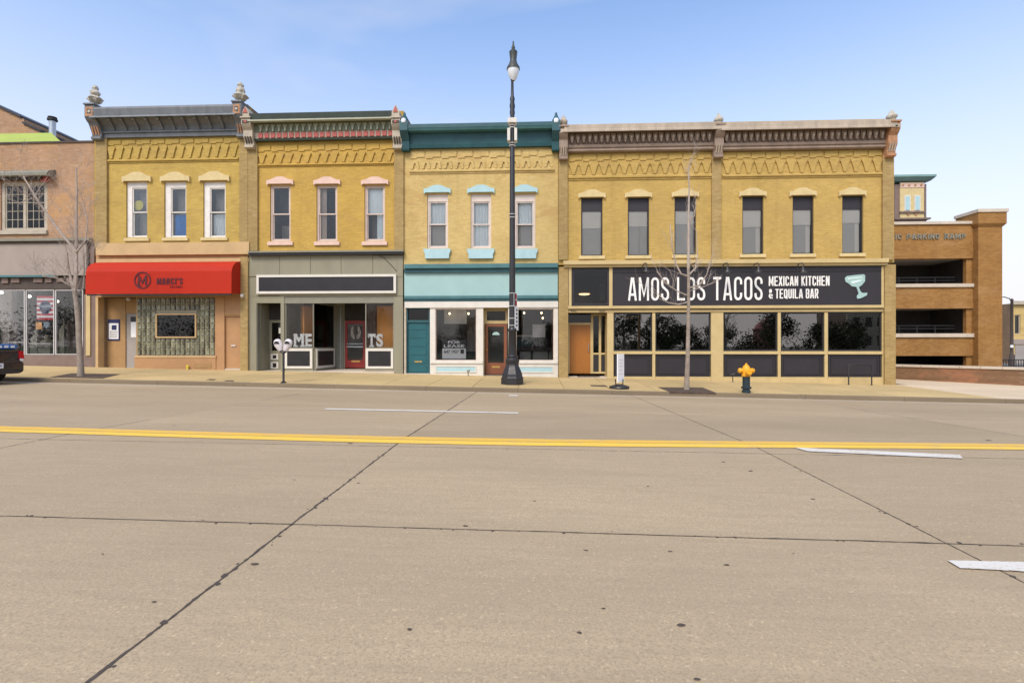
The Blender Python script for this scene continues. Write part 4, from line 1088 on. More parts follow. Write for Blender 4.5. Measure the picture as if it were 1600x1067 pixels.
for uc in (634.5, 868.5):
    xc = px(uc, -.1); w = .17; zt, zb_ = pz(uc, 190, -.45), pz(uc, 236, -.2)
    br = obj('bracket', MB().yz([(.02, zt), (-.55, zt), (-.55, zt - .4), (-.42, zt - .55), (-.26, zt - .75), (-.22, zb_ + .1), (-.27, zb_ + .06), (-.24, zb_), (.02, zb_)], xc - w, xc + w), m_teal, B3)
    obj('finial', MB().lathe(xc, -.35, [(.15, zt), (.16, zt + .1), (.1, zt + .2), (.06, zt + .3), (.05, zt + .38), (.01, zt + .42)], 10), m_teal, br)
    obj('lamp_globe', MB().lathe(xc, -.50, [(.02, zt - .12), (.09, zt - .08), (.115, zt), (.09, zt + .08), (.02, zt + .12)], 12), m_curt, br, smooth=True)
bx(B3, 'shop_cornice', m_teall, 631.3, 872, 412, 418.5, -.22, .3)
bx(B3, 'shop_cornice_bed', m_teal, 631.5, 871.8, 418.7, 425.6, -.12, .3)
bx(B3, 'fascia_panel', m_bluep, 631.7, 871.6, 425.7, 462, -.02, .28)
bx(B3, 'fascia_moulding', m_teall, 631.5, 871.8, 462.2, 466.5, -.10, .28); bx(B3, 'fascia_moulding', m_teal, 631.7, 871.7, 466.7, 470.5, -.06, .28)
bx(B3, 'transom_band', m_wtrim, 632, 872, 471, 480.6, -.05, .25)
zf3 = zg(px(760), 0) + .02
obj('shop_floor', MB().box(px(631) + .1, px(872) - .1, .03, 5.2, zf3 - .4, zf3), m_floor, B3)
obj('shop_ceiling', MB().box(px(672), px(870), .3, 5.2, pz(760, 474), pz(760, 472)), m_dkin, B3)
# teal side door
obj('shop_pier', MB().box(px(631.3), px(634.5), 0, .3, -.5, pz(633, 480.4)), m_cream2, B3)
tdz = pz(652, 484)
x0, x1, z0, z1 = rx(634.8, 671, 504, 583, .15)
td = obj('teal_door', MB().box(x0, x1, .15, .2, z0, z1), m_tealdoor, B3, label='solid teal street door with transom')
hh = (z1 - z0) / 6
for k in range(6): obj('door_panel', MB().box(x0 + .12, x1 - .12, .135, .15, z0 + .06 + k * hh, z0 + (k + 1) * hh - .04), m_tealdoor, td)
obj('mail_slot', MB().box(x0 + .36, x1 - .32, .125, .136, z0 + hh * 1 + .1, z0 + hh * 1 + .16), m_brass, td)
obj('door_frame', MB().wall(px(634.5), px(671.3), z0, pz(652, 480.6), [(px(634.5) + .04, px(671.3) - .04, z0 - .01, z1), (px(634.5) + .06, px(671.3) - .06, z1 + .1, pz(652, 480.6) - .06)], .08, .22), m_teal, B3)
obj('transom_pane', MB().box(px(636), px(670), .17, .176, z1 + .08, pz(652, 480.6) - .05), m_glasst, B3)
obj('doorstep', MB().box(px(633), px(672.5), -.06, .25, zf3 - .4, z0 - .004), m_conc, B3)
# display windows
def shopwin(ua, ub, ga, gb, label, bl, blv):
    x0, x1 = px(ua), px(ub); zb_, zt = zf3 - .3, pz((ua + ub) / 2, 480.8)
    gx0, gx1, gz0, gz1 = rx(ga, gb, 482.5, 563.5)
    o = obj('display_window', MB().wall(x0, x1, zb_, zt, [(gx0, gx1, gz0, gz1)], 0, .2), m_wtrim, B3, label=label)
    obj('pane', MB().box(gx0 - .02, gx1 + .02, .09, .096, gz0 - .02, gz1 + .02), m_glass3, o)
    obj('window_bead', MB().wall(gx0 - .001, gx1 + .001, gz0 - .001, gz1 + .001, [(gx0 + .03, gx1 - .03, gz0 + .03, gz1 - .03)], .04, .088), m_pinkf, o)
    obj('window_ledge', MB().box(x0 + .02, x1 - .02, -.05, .0, gz0 - .12, gz0 - .03), m_wtrim, o)
    a, b_, c_, d_ = rx(*bl, *blv, -.0)
    obj('blue_panel', MB().box(a, b_, -.012, -.001, c_, d_), m_blue, o)
    obj('panel_moulding', MB().wall(a - .05, b_ + .05, c_ - .05, d_ + .05, [(a - .001, b_ + .001, c_ - .001, d_ + .001)], -.03, .0), m_wtrim, o)
    return o
shopwin(671.8, 755, 680, 744.5, 'white framed display window with the lease sign', (682, 743), (573, 580))
shopwin(794, 872, 806, 865.5, 'white framed display window behind the lamp post', (808, 863), (573.5, 580.5))
# shop door
x0, x1, z0, z1 = rx(758.5, 792, 506, 582, .45)
obj('door_reveal', MB().box(px(755) + .0, px(755.6), .2, .9, zf3, pz(756, 481)), m_cream, B3); obj('door_reveal', MB().box(px(793.4), px(794), .2, .9, zf3, pz(794, 481)), m_wtrim, B3)
sd = obj('shop_door', MB().wall(x0, x1, zf3 + .02, z1, [(x0 + .11, x1 - .13, z0 + .42, z1 - .12)], .45, .5), m_woodr, B3, label='brown glazed shop door')
obj('pane', MB().box(x0 + .1, x1 - .12, .47, .476, z0 + .4, z1 - .1), m_glasssh, sd)
obj('mail_slot', MB().box(x0 + .28, x1 - .3, .435, .45, z0 + .2, z0 + .28), m_brass, sd)
obj('door_handle', MB().lathe(x0 + .07, .42, [(.015, z0 + .92), (.035, z0 + .94), (.035, z0 + .97), (.015, z0 + .99)], 8), m_brass, sd)
ux, uz = (x0 + x1) / 2 - .01, z0 + 1.62
obj('door_sticker', MB().xz([(ux + .16 * math.cos(R(a)), uz + .13 * math.sin(R(a))) for a in range(0, 181, 20)], .44, .443), m_mint, sd)
obj('transom_frame', MB().wall(px(755.6, .45), px(793.4, .45), z1 + .01, pz(774, 481.5, .45), [(x0 + .06, x1 - .06, z1 + .14, pz(774, 486, .45))], .45, .5), m_cream, B3)
obj('transom_pane', MB().box(x0 + .05, x1 - .05, .47, .476, z1 + .13, pz(774, 485, .45)), m_glasst, B3)
# inside
bx(B3, 'inner_panel', m_mid, 672, 730, 482, 590, 4.0, 4.1); bx(B3, 'inner_panel', m_curt, 694, 729, 470, 506, 1.6, 1.65); bx(B3, 'inner_panel', m_mauve, 730, 756, 478, 590, 2.6, 2.7)  # pale curtain-white panel stands for a reflection in the pane; the others are partitions
bx(B3, 'counter', m_dkin, 700, 752, 549, 590, 2.4, 2.9)
bx(B3, 'inner_panel', m_teal, 800, 834, 526, 545, 3.2, 3.3); bx(B3, 'inner_panel', m_lightin, 832, 852, 507, 527, 1.2, 1.25); bx(B3, 'shelf', m_wtrim, 798, 833, 523.5, 526.2, 3.0, 3.15)
bx(B3, 'inner_panel', m_dkin, 796, 875, 478, 600, 4.6, 4.7); bx(B3, 'counter', m_darkbrown, 800, 872, 542, 548, 2.4, 2.8)
for a, b in ((812, 829), (833, 856), (858, 868)): bx(B3, 'stool_panel', m_mid, a, b, 549, 565, 2.5, 2.55)
for (u, v, y) in ((702.5, 490, 1.3), (732, 490, 1.3), (819, 489, 1.5), (846, 489, 1.5), (848, 497, 2.5)):
    x, z = px(u, y), pz(u, v, y)
    L_ = thing('pendant_lamp', {702.5: 'first small pendant bulb in the lease sign window', 732: 'second small pendant bulb in the lease sign window', 819: 'pendant bulb just beside the lamp post in the white shop window', 846: 'bright pendant bulb near the white window\'s brick end', 848: 'lower dim pendant bulb deep in the white shop'}[u], 'lamp', (x, y, z))
    obj('bulb', MB().lathe(x, y, [(.01, z - .045), (.034, z - .02), (.034, z + .015), (.015, z + .045)], 8), m_bulb, L_, smooth=True)
    obj('cord', MB().tube([(x, y, z + .06), (x, y, pz(760, 474) )], .008, 4), m_black, L_)
ls = thing('lease_sign', 'black and white FOR LEASE sign inside the shop window', 'sign', (px(709, .3), .3, pz(709, 561, .3)))
bx(ls, 'board', m_chard, 691, 728, 531, 544.2, .30, .315); bx(ls, 'board', m_paper, 691, 728, 544.4, 560.5, .30, .315)
text_on(ls, 'FOR', 700, 719.5, 532.6, 537, .298, m_paper, bold=.02); text_on(ls, 'LEASE', 693.5, 725.5, 538.3, 543, .298, m_paper, bold=.02)
text_on(ls, '647 1927', 694, 717, 547, 552, .298, m_chard, bold=.02)
bx(ls, 'emblem', m_chard, 719.5, 725, 546, 552.5, .292, .298); bx(ls, 'footer', m_chard, 692, 727, 561.5, 563, .30, .315)

# ================================================================== taco restaurant building
B4 = root('brick_restaurant_building', 'wide straw brick building with taupe cornice and charcoal restaurant sign', 1135)
z4m = pz(1135, 412); z4t = pz(1135, 191)
w4 = [(908, 941.5, 309, 399.5), (981, 1014.3, 308.5, 399), (1054, 1087.7, 307.5, 398), (1160, 1193, 306.5, 397), (1238.5, 1271.5, 306, 396.5), (1316, 1349, 305.5, 395.5)]
obj('wall', MB().wall(px(872.5), px(1397), z4m, z4t, [win_hole(*w) for w in w4], 0, .3), bk4, B4)
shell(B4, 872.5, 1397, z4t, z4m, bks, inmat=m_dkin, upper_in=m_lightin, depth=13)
pil(B4, bkp, 873, 887, 250, 406); pil(B4, bkp, 1112.5, 1127, 246, 406); pil(B4, bkp, 1379.5, 1396.5, 243, 406)
obj('pilaster', MB().box(px(872.7), px(887.5), -.1, .3, -.8, z4m - .1), bkp, B4); obj('pilaster', MB().box(px(1380), px(1397), -.1, .3, -1.1, z4m - .1), bkp, B4)
labs = ['dark window nearest the teal building', 'dark window second from the teal building', 'dark window behind the thin street tree', 'dark window just past the middle pilaster', 'dark window second from the parking ramp', 'dark window nearest the parking ramp']
for i, w in enumerate(w4):
    x0, x1, z0, z1 = rx(*w); hc = (w[0] + w[1]) / 2
    split = .48 + .03 * (i % 3)
    bk_ = [(0, 1, split, .86, m_blind, 'blind', .155), (0, .74 if i > 2 else 1, 0, split, m_blindd, 'blind', .175), (0, 1, 0, .86, m_blind, 'blind', .20)]
    fr = sash_window(B4, *w, m_chard, fw=.05, sash=False, glassm=m_glassup, hd=(hc - 21, hc + 21.5, w[2] - 13, w[2] + .3, m_creaml), sl=(hc - 20.5, hc + 20.5, w[3], w[3] + 5, m_creaml), backs=bk_, label=labs[i])
    obj('spandrel', MB().box(x0 + .04, x1 - .04, .10, .128, z1 - .55, z1 - .045), m_char, fr)
frieze(B4, bk4, 888, 1111.5, 239.5, 254, 273, 281, 14, nb=10); frieze(B4, bk4, 1128, 1378.5, 236, 250, 271, 278, 15, nb=11)
for (ua, ub, um, lab) in ((881, 1121, 1001, 'weathered taupe cornice over the tree side'), (1121.2, 1390, 1256, 'weathered taupe cornice over the ramp side')):
    d = -.012 * (um - 1001) * .95
    v = lambda k: k + d
    c = corn(B4, 'cornice', m_taupe, ua, ub, um, [(v(193.5), -.5), (v(204.5), -.5), (v(206), -.3), (v(207), -.2), (v(224), -.14), (v(225), -.22), (v(229), -.20), (v(231), -.15), (v(234), -.22), (v(236), -.18)], label=lab)
    corn(c, 'cornice_fascia', m_taupel, ua, ub, um, [(v(192.6), -.46), (v(193), -.54), (v(200.5), -.53), (v(201), -.57), (v(204), -.57), (v(204.3), -.46)], -.4)
    n = 24 if ua < 900 else 26
    x0, x1 = px(ua + 8, -.2), px(ub - 9, -.2); P = (x1 - x0) / n
    q = lambda vv, y=-.26: pz(um, v(vv), y)
    t = obj('dentil', MB().xz([(x0 + P * .12, q(208)), (x0 + P * .88, q(208)), (x0 + P * .88, q(213)), (x0 + P * .70, q(219)), (x0 + P * .5, q(222.5)), (x0 + P * .30, q(219)), (x0 + P * .12, q(213))], -.30, -.14), m_taupe, c)
    for k in range(1, n): rep(t, dx=P * k)
    t = obj('dentil_bead', MB().lathe(x0 + P * .5, -.31, [(.01, q(218)), (.05, q(216)), (.05, q(213)), (.01, q(211))], 6), m_taupel, c)
    for k in range(1, n): rep(t, dx=P * k)
bracket(B4, 880, 13, 199, 250, .48, m_taupe, m_taupel, m_taupel, 'leaf', hblock=.36, fin_px=(20, 14))
bracket(B4, 1120.5, 14, 196, 247, .48, m_taupe, m_taupel, m_stone, 'leaf', hblock=.36, fin_px=(20, 15))
bracket(B4, 1388.5, 14, 191, 245, .50, m_rust, m_taupel, m_stone, 'leaf', hblock=.36, fin_px=(20, 15))
# ledge, sign band
bx(B4, 'shop_ledge', m_cream, 880.5, 1389, 405.5, 411.5, -.26, .3); bx(B4, 'shop_ledge_bed', m_cream, 881.5, 1387, 411.7, 416, -.16, .3)
bx(B4, 'sign_post', m_cream, 888.5, 893, 416.2, 478, -.06, .3); bx(B4, 'sign_post', m_cream, 951.8, 957, 416.2, 478, -.06, .3); bx(B4, 'sign_post', m_cream, 1377.5, 1381, 416.2, 478, -.06, .3)
tp = bx(B4, 'transom_panel', m_char, 880, 965, 405, 485, 1.4, 1.45); bx(tp, 'pane', m_glasst, 893.3, 951.6, 417.5, 477, .02, .026)
ring(tp, 'panel_frame', m_char, 893.2, 951.7, 416.4, 477.2, -.03, .018, .09)
sb = bx(B4, 'sign_board', m_char, 957.2, 1377.3, 416.4, 477, -.03, .28, label='charcoal restaurant sign with white capitals')
bx(sb, 'sign_strip', m_chard, 957.4, 1377.2, 423.8, 425, -.05, -.031); bx(sb, 'sign_strip', m_char, 957.4, 1377.2, 416.6, 423.6, -.045, -.031)
sign_text(sb, 'AMOS LOS TACOS', 981.5, 1191, 433.2, 469.5, -.032, m_letter, w=.40, t=.10, space=.115, word=.30)
sign_text(sb, 'MEXICAN KITCHEN', 1201, 1295.5, 431.7, 446.7, -.032, m_letter, w=.36, t=.115, space=.10, word=.24)
sign_text(sb, '& TEQUILA BAR', 1201, 1278, 451.6, 466.4, -.032, m_letter, w=.36, t=.115, space=.10, word=.24)
def pxpoly(pts, y): return [(px(u, y), pz(u, v, y)) for u, v in pts]
lg = obj('glass_logo', MB().xz(pxpoly([(1319.5, 435), (1323, 431.5), (1335, 430), (1349, 428.8), (1351, 431), (1350.5, 440), (1346, 445.5), (1341, 449), (1344, 456), (1347, 458), (1354.5, 457.5), (1353.5, 461.5), (1345, 465.8), (1339, 467), (1338, 463.5), (1341, 459), (1339, 453), (1337.5, 448.5), (1330, 447.5), (1325, 443), (1320.5, 440.5)], -.03), -.07, -.031), m_mint, sb)
m_mintl = paint('mint_pale', (.60, .72, .68), .6, .1, 6)
obj('glass_logo_shine', MB().xz(pxpoly([(1324, 434.5), (1347, 432), (1347, 434), (1325, 437)], -.07), -.078, -.069), m_mintl, lg); obj('glass_logo_shine', MB().xz(pxpoly([(1328, 440), (1346, 436.5), (1344, 440), (1332, 443.5)], -.07), -.078, -.069), m_mintl, lg)
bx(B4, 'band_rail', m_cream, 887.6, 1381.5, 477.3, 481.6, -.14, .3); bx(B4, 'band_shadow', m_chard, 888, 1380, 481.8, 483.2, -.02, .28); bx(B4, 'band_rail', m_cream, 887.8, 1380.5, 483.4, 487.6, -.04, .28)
for i, u in enumerate((1008, 1084, 1134, 1182, 1251)):
    x = px(u, -.4); zt = pz(u, 413.5, -.4)
    L_ = obj('gooseneck_lamp', MB().tube([(x - .09, -.27, zt - .32), (x - .09, -.30, zt - .08), (x - .04, -.36, zt + .05), (x + .03, -.46, zt + .05), (x + .05, -.54, zt - .03), (x, -.57, zt - .15)], .022, 6), m_black, B4, smooth=True)
    obj('lamp_shade', MB().lathe(x, -.57, [(.035, zt - .12), (.05, zt - .19), (.15, zt - .30), (.155, zt - .33)], 12), m_black, L_, smooth=True)
# entrance
zf4 = zg(px(920), 0) + .02
obj('shop_floor', MB().box(px(888), px(1380), .32, 5.2, zf4 - .6, zf4), m_floor, B4)
obj('entry_floor', MB().box(px(888), px(949), .02, 1.6, zf4 - .4, zf4 + .012), m_conc, B4)
YD = .75
x0, x1, z0, z1 = rx(890, 922.5, 508, 583.5, YD)
dr = obj('wood_door', MB().box(x0, x1, YD, YD + .06, z0, z1), m_wood, B4, label='orange wooden entrance door')
for k in range(7): obj('plank', MB().box(x0 + .03 + k * (x1 - x0 - .06) / 7 + .003, x0 + .03 + (k + 1) * (x1 - x0 - .06) / 7 - .003, YD - .012, YD, z0 + .04, z1 - .04), m_wood, dr)
obj('pull_handle', MB().tube([(x1 - .09, YD - .02, z0 + .92), (x1 - .09, YD - .08, z0 + .96), (x1 - .09, YD - .08, z0 + 1.26), (x1 - .09, YD - .02, z0 + 1.3)], .015), m_metal, dr)
fz = pz(905, 490, YD)
obj('door_frame', MB().wall(x0 - .2, px(949, YD), z0, fz, [(x0, x1, z0 - .01, z1 + .01), (x0 - .1, x1 + .03, z1 + .1, fz - .02), (x1 + .12, x1 + .36, z0 + .08, fz - .1), (x1 + .46, x1 + .75, z0 + .08, fz - .1)], YD - .02, YD + .08), m_cream, B4)
obj('door_transom', MB().box(x0 - .1, x1 + .03, YD + .03, YD + .036, z1 + .08, fz), m_glasst, B4)
for a, b in ((x1 + .12, x1 + .36), (x1 + .46, x1 + .75)):
    sl_ = obj('side_light', MB().box(a - .01, b + .01, YD + .03, YD + .036, z0 + .9, fz - .09), m_glasst, B4)
    obj('side_light_panel', MB().box(a - .01, b + .01, YD + .025, YD + .04, z0 + .07, z0 + .82), m_chard, sl_); obj('side_light_rail', MB().box(a - .02, b + .02, YD - .01, YD + .05, z0 + .82, z0 + .9), m_cream, sl_)
obj('entry_ceiling', MB().box(px(888), px(949), .28, YD + .6, pz(918, 489), pz(918, 486)), m_chard, B4)
for ua, ub, s in ((892, 901, 'PULL'), (936, 945, '222')): text_on(B4, s, ua, ub, 485, 487.3, -.045, m_chard, 'door_number', .02)
obj('shop_pier', MB().box(px(948.7), px(958.5), -.02, .3, -.7, pz(953, 488)), m_cream, B4)
obj('entry_wall', MB().box(px(949), px(951), .3, 1.4, zf4 - .2, pz(950, 488)), m_cream, B4)
mt = thing('door_mat', 'dark brown mat lying before the orange wooden door', 'mat', (px(919, .1), .1, zf4 + .012))
mx0, mx1 = px(903, .15), px(937, .15)
obj('mat_base', MB().box(mx0, mx1, .02, .62, zf4 + .012, zf4 + .03), m_chard, mt); obj('mat_pile', MB().box(mx0 + .05, mx1 - .05, .07, .57, zf4 + .03, zf4 + .042), m_mulch, mt)
# window wall
zt = pz(1170, 487.8); segs = [(959, 1019, 1), (1024, 1110.5, 2), (1130, 1215, 3), (1220, 1288, 4), (1293.5, 1378, 5)]
zgb_, zgt_ = pz(1170, 548.5), pz(1170, 488.6)
glabs = ['restaurant window beside the entrance', 'restaurant window behind the thin street tree', 'restaurant window behind the hydrant', 'middle window of the ramp side', 'restaurant window at the ramp end']
prev = 958.6
for (a, b, k) in segs:
    fr = obj('restaurant_window', MB().wall(px(a), px(b), zgb_, zgt_, [(px(a) + .045, px(b) - .045, zgb_ + .06, zgt_ - .045)], .03, .13), m_chard, B4, label=glabs[k - 1])
    obj('pane', MB().box(px(a) + .04, px(b) - .04, .075, .081, zgb_ + .05, zgt_ - .04), m_glassdk, fr)
    zp1, zp0 = pz(1170, 553.5), pz(1170, 588.5)
    pn = obj('bulkhead_panel', MB().box(px(a) + .03, px(b) - .03, .03, .1, zp0, zp1), m_char, B4)
    a2, b2 = px(a) + .03, px(b) - .03
    obj('panel_moulding', MB().wall(a2 + .1, b2 - .1, zp0 + .1, zp1 - .1, [(a2 + .14, b2 - .14, zp0 + .14, zp1 - .14)], .005, .031), m_char, pn)
    obj('panel_frame', MB().wall(a2, b2, zp0, zp1, [(a2 + .05, b2 - .05, zp0 + .05, zp1 - .05)], .0, .03), m_chard, pn)
edges = [(1019.2, 1023.8), (1110.7, 1129.8), (1215.2, 1219.8), (1288.2, 1293.3), (1378.2, 1380.3)]
for a, b in edges: obj('mullion', MB().box(px(a), px(b), -.03 if b - a > 10 else -.012, .28, -1.0, zt - .02), m_cream, B4)
for (a, b, k) in segs:
    obj('window_rail', MB().box(px(a) - .02, px(b) + .02, -.05, .2, pz(1170, 553.3), pz(1170, 548.7)), m_cream, B4)
    obj('plinth', MB().box(px(a) - .0, px(b) + .0, -.018, .28, -1.0, pz(1170, 588.7)), m_cream, B4)
for x_, w_ in ((px(1010, 2.8), .5), (px(1090, 3), .6), (px(1180, 2.6), .5), (px(1300, 3), .7)):
    tb = obj('dining_table', MB().box(x_ - w_, x_ + w_, 2.4, 3.2, zf4 + .72, zf4 + .76), m_darkbrown, B4); obj('table_leg', MB().box(x_ - .05, x_ + .05, 2.75, 2.85, zf4, zf4 + .72), m_black, tb)
lx, lz = px(913, .8), pz(913, 457, .8)
L_ = thing('pendant_lamp', 'warm glowing dome lamp behind the dark pane above the wooden door', 'lamp', (lx, .8, lz))
obj('shade', MB().lathe(lx, .8, [(.30, lz - .06), (.26, lz + .03), (.12, lz + .10), (.03, lz + .14)], 16), m_brass, L_, smooth=True)
obj('bulb', MB().lathe(lx, .8, [(.05, lz - .12), (.2, lz - .10), (.24, lz - .07), (.24, lz - .061)], 14), m_bulb, L_, smooth=True)
obj('cord', MB().tube([(lx, .8, lz + .14), (lx, .8, pz(913, 410, .8))], .01, 4), m_black, L_)
bx(B4, 'reflection_strip', m_mint, 937, 945, 443, 470, 1.2, 1.25)  # pale strip stands for the reflection in the dark pane

# ================================================================== pinkish brick building at the left edge
B0 = root('brick_shop_building', 'pinkish weathered brick building with plain gray panel over its shop window', 60)
z0m = pz(60, 430); z0t = pz(60, 224.5)
obj('wall', MB().wall(px(-150), px(147.2), z0m, z0t, [win_hole(1, 74, 284, 363)], 0, .3), bk0, B0)
shell(B0, -150, 147.2, z0t, z0m, bks, inmat=m_darkbrown)
obj('coping', MB().box(px(-150), px(147.2), -.05, .36, z0t, z0t + .07), m_darkbrown, B0)
x0, x1, z0, z1 = rx(3, 71, 288, 361)
fr = obj('window', MB().wall(px(1) + .002, px(74) - .002, pz(37, 363) + .002, pz(37, 284) - .002, [(x0 + .08, (x0 + x1) / 2 - .05, z0 + .1, z1), ((x0 + x1) / 2 + .05, x1 - .08, z0 + .1, z1)], .05, .18), m_cream2, B0, label='double casement window with small panes')
for a, b in ((x0 + .08, (x0 + x1) / 2 - .05), ((x0 + x1) / 2 + .05, x1 - .08)):
    s_ = obj('casement', MB().wall(a, b, z0 + .1, z1, [(a + .05, b - .05, z0 + .15, z1 - .05)], .08, .13), m_cream2, fr)
    W_, H_ = (b - a - .1) / 3, (z1 - z0 - .2) / 5
    for i in range(3):
        for j in range(5):
            if i == 0 and j == 0:
                f = obj('pane', MB().box(a + .062, a + .05 + W_ - .012, .10, .105, z0 + .162, z0 + .15 + H_ - .012), m_glassup, fr)
            else: rep(f, dx=i * W_, dz=j * H_)
    for i in (1, 2): obj('glazing_bar', MB().box(a + .05 + i * W_ - .010, a + .05 + i * W_ + .010, .09, .12, z0 + .15, z1 - .05), m_cream2, fr)
    for j in range(1, 5): obj('glazing_bar', MB().box(a + .05, b - .05, .092, .118, z0 + .15 + j * H_ - .010, z0 + .15 + j * H_ + .010), m_cream2, fr)
obj('sill', MB().box(px(-2), px(75), -.09, .1, pz(37, 366.5), pz(37, 360.5)), m_cream2, fr)
hd_ = obj('hood', MB().yz([(.02, pz(40, 266)), (-.30, pz(40, 267, -.3)), (-.42, pz(40, 270, -.42)), (-.42, pz(40, 274, -.42)), (-.30, pz(40, 276, -.3)), (.02, pz(40, 276))], px(-60, -.3), px(77, -.3)), m_saged, fr)
obj('hood_shade', MB().box(px(-60), px(72), -.2, .02, pz(40, 283), pz(40, 276.5)), m_darkbrown, fr); obj('hood_end', MB().box(px(68), px(78), -.16, .02, pz(72, 285), pz(72, 277)), m_red, fr)  # dark strip below the hood paints the shade on the brick
bx(B0, 'belt_moulding', m_saged, -150, 139, 373, 377, -.2, .02); bx(B0, 'belt_moulding', m_darkbrown, -150, 138, 377.2, 380.5, -.12, .02)
bx(B0, 'fascia_panel', m_mauve, -150, 135, 381, 431, -.06, .0); bx(B0, 'fascia_edge', m_darkbrown, 135.2, 138, 381, 431, -.08, .0)
bx(B0, 'valance', m_teall, -150, 85, 430.5, 433.5, -.12, -.02); bx(B0, 'valance', m_darkbrown, -150, 135, 434, 452.5, .06, .3)
for a, b in ((2, 12), (17, 30), (52, 66), (70, 80), (88, 98), (104, 118)): bx(B0, 'valance_block', m_brown, a, b, 434.5, 440 + random.uniform(0, 3), .0, .058)
for a, b, lab in ((-150, -38, None), (-36, 39, None), (41, 85, None), (87, 130, None)):
    x0, x1, z0, z1 = rx(a, b, 453, 554, .1)
    o = obj('shop_window', MB().wall(x0, x1, z0, z1, [(x0 + .03, x1 - .03, z0 + .03, z1 - .03)], .08, .16), m_alu, B0); obj('pane', MB().box(x0 + .02, x1 - .02, .11, .116, z0 + .02, z1 - .02), m_glasssh, o)
bx(B0, 'shop_base', m_brown, -150, 132, 554.3, 600, .03, .3)
obj('shop_pier', MB().box(px(130.2), px(149.3), .02, .3, -.3, pz(140, 460)), m_brown, B0); bx(B0, 'pier_strip', m_cream, 134, 140.5, 452, 555.5, -.03, .02); bx(B0, 'pier_strip', m_brown, 141, 147, 380, 460, -.01, .02)
zf0 = zg(px(40), 0)
obj('shop_floor', MB().box(px(-150) + .25, px(147) - .25, .32, 5.2, zf0 - .4, zf0 + .04), m_floor, B0)
for u, w_, mt_, yy in ((7, .35, m_mid, 1.4), (62, .3, m_dkin, 3.2), (108, .8, m_dkin, 2.6), (30, .4, m_darkbrown, 2.2)):
    x = px(u, yy); obj('shop_column', MB().box(x - w_, x + w_, yy, yy + .25, zf0, z0m - .31), mt_, B0)
for (u0_, u1_, v0_, yy, mt_) in ((14, 26, 500, 1.2, m_darkbrown), (47, 58, 520, 1.4, m_saged), (60, 78, 528, 1.1, m_saged), (92, 100, 505, 1.5, m_saged), (103, 116, 498, 1.3, m_darkbrown), (110, 120, 525, .9, m_darkbrown), (-20, -5, 505, 1.2, m_saged)):
    xa_, xb_ = px(u0_, yy), px(u1_, yy); zt_ = pz(u0_, v0_, yy); q_ = (xb_ - xa_)
    rk = obj('display_rack', MB().box(xa_, xb_, yy, yy + .3, zf0 + .35, zt_ - .25), mt_, B0)
    obj('rack_top', MB().lathe((xa_ + xb_) / 2, yy + .15, [(q_ * .5, zt_ - .25), (q_ * .42, zt_ - .12), (q_ * .2, zt_ - .06), (q_ * .24, zt_ + .06), (q_ * .12, zt_ + .16)], 10), mt_, rk, smooth=True)
    obj('rack_stand', MB().box((xa_ + xb_) / 2 - .03, (xa_ + xb_) / 2 + .03, yy + .12, yy + .18, zf0, zf0 + .35), m_black, rk)
for u, ub, v in ((12, 38, 534), (45, 80, 536)): bx(B0, 'shop_rail', m_alu, u, ub, v, v + 1.6, .9, .95)
for u, v, y, lab in ((45.5, 463, 1.0, 'bright round spotlight beside the flag in the left shop'), (89, 471, 1.2, 'small spotlight just past the flag in the left shop'), (2, 457, 1.0, 'spotlight at the picture edge in the left shop')):
    x, z = px(u, y), pz(u, v, y); L_ = thing('spot_lamp', lab, 'lamp', (x, y, z))
    obj('bulb', MB().lathe(x, y, [(.02, z - .06), (.07, z - .03), (.07, z + .03), (.02, z + .06)], 10), m_bulbw, L_, smooth=True); obj('stem', MB().tube([(x, y, z + .05), (x, y, pz(40, 436, y))], .012, 5), m_black, L_)
fl = thing('stars_flag', 'red and white striped banner with dark blue emblem hanging in the shop window', 'flag', (px(71, .2), .2, pz(71, 500, .2)))
for k in range(11): bx(fl, 'stripe', m_flagred if k % 2 == 0 else m_paper, 57.5, 84.5, 462.5 + k * 3.4, 465.9 + k * 3.4, .20, .206)
xc, zc = px(70.5, .19), pz(70.5, 480, .19)
obj('emblem', MB().xz([(xc + .26 * math.cos(R(a)), zc + .29 * math.sin(R(a)) * (1 if a < 180 else 1.1)) for a in range(0, 360, 24)], .19, .199), m_navy, fl)
obj('emblem_band', MB().box(xc - .3, xc + .3, .18, .189, zc - .02, zc + .10), m_grayb, fl)
tag(bx(None, 'paper_notice', m_orangep, 56, 65.5, 503.5, 514.5, .2, .206), 'orange paper notice taped under the striped banner', 'notice')
xc, zc = px(72.5, .2), pz(72.5, 508, .2)
tag(obj('shield_badge', MB().xz([(xc - .14, zc + .12), (xc, zc + .15), (xc + .14, zc + .12), (xc + .13, zc - .04), (xc, zc - .16), (xc - .13, zc - .04)], .2, .206), m_grayb, None), 'gray blue shield-shaped sticker under the striped banner', 'sticker')

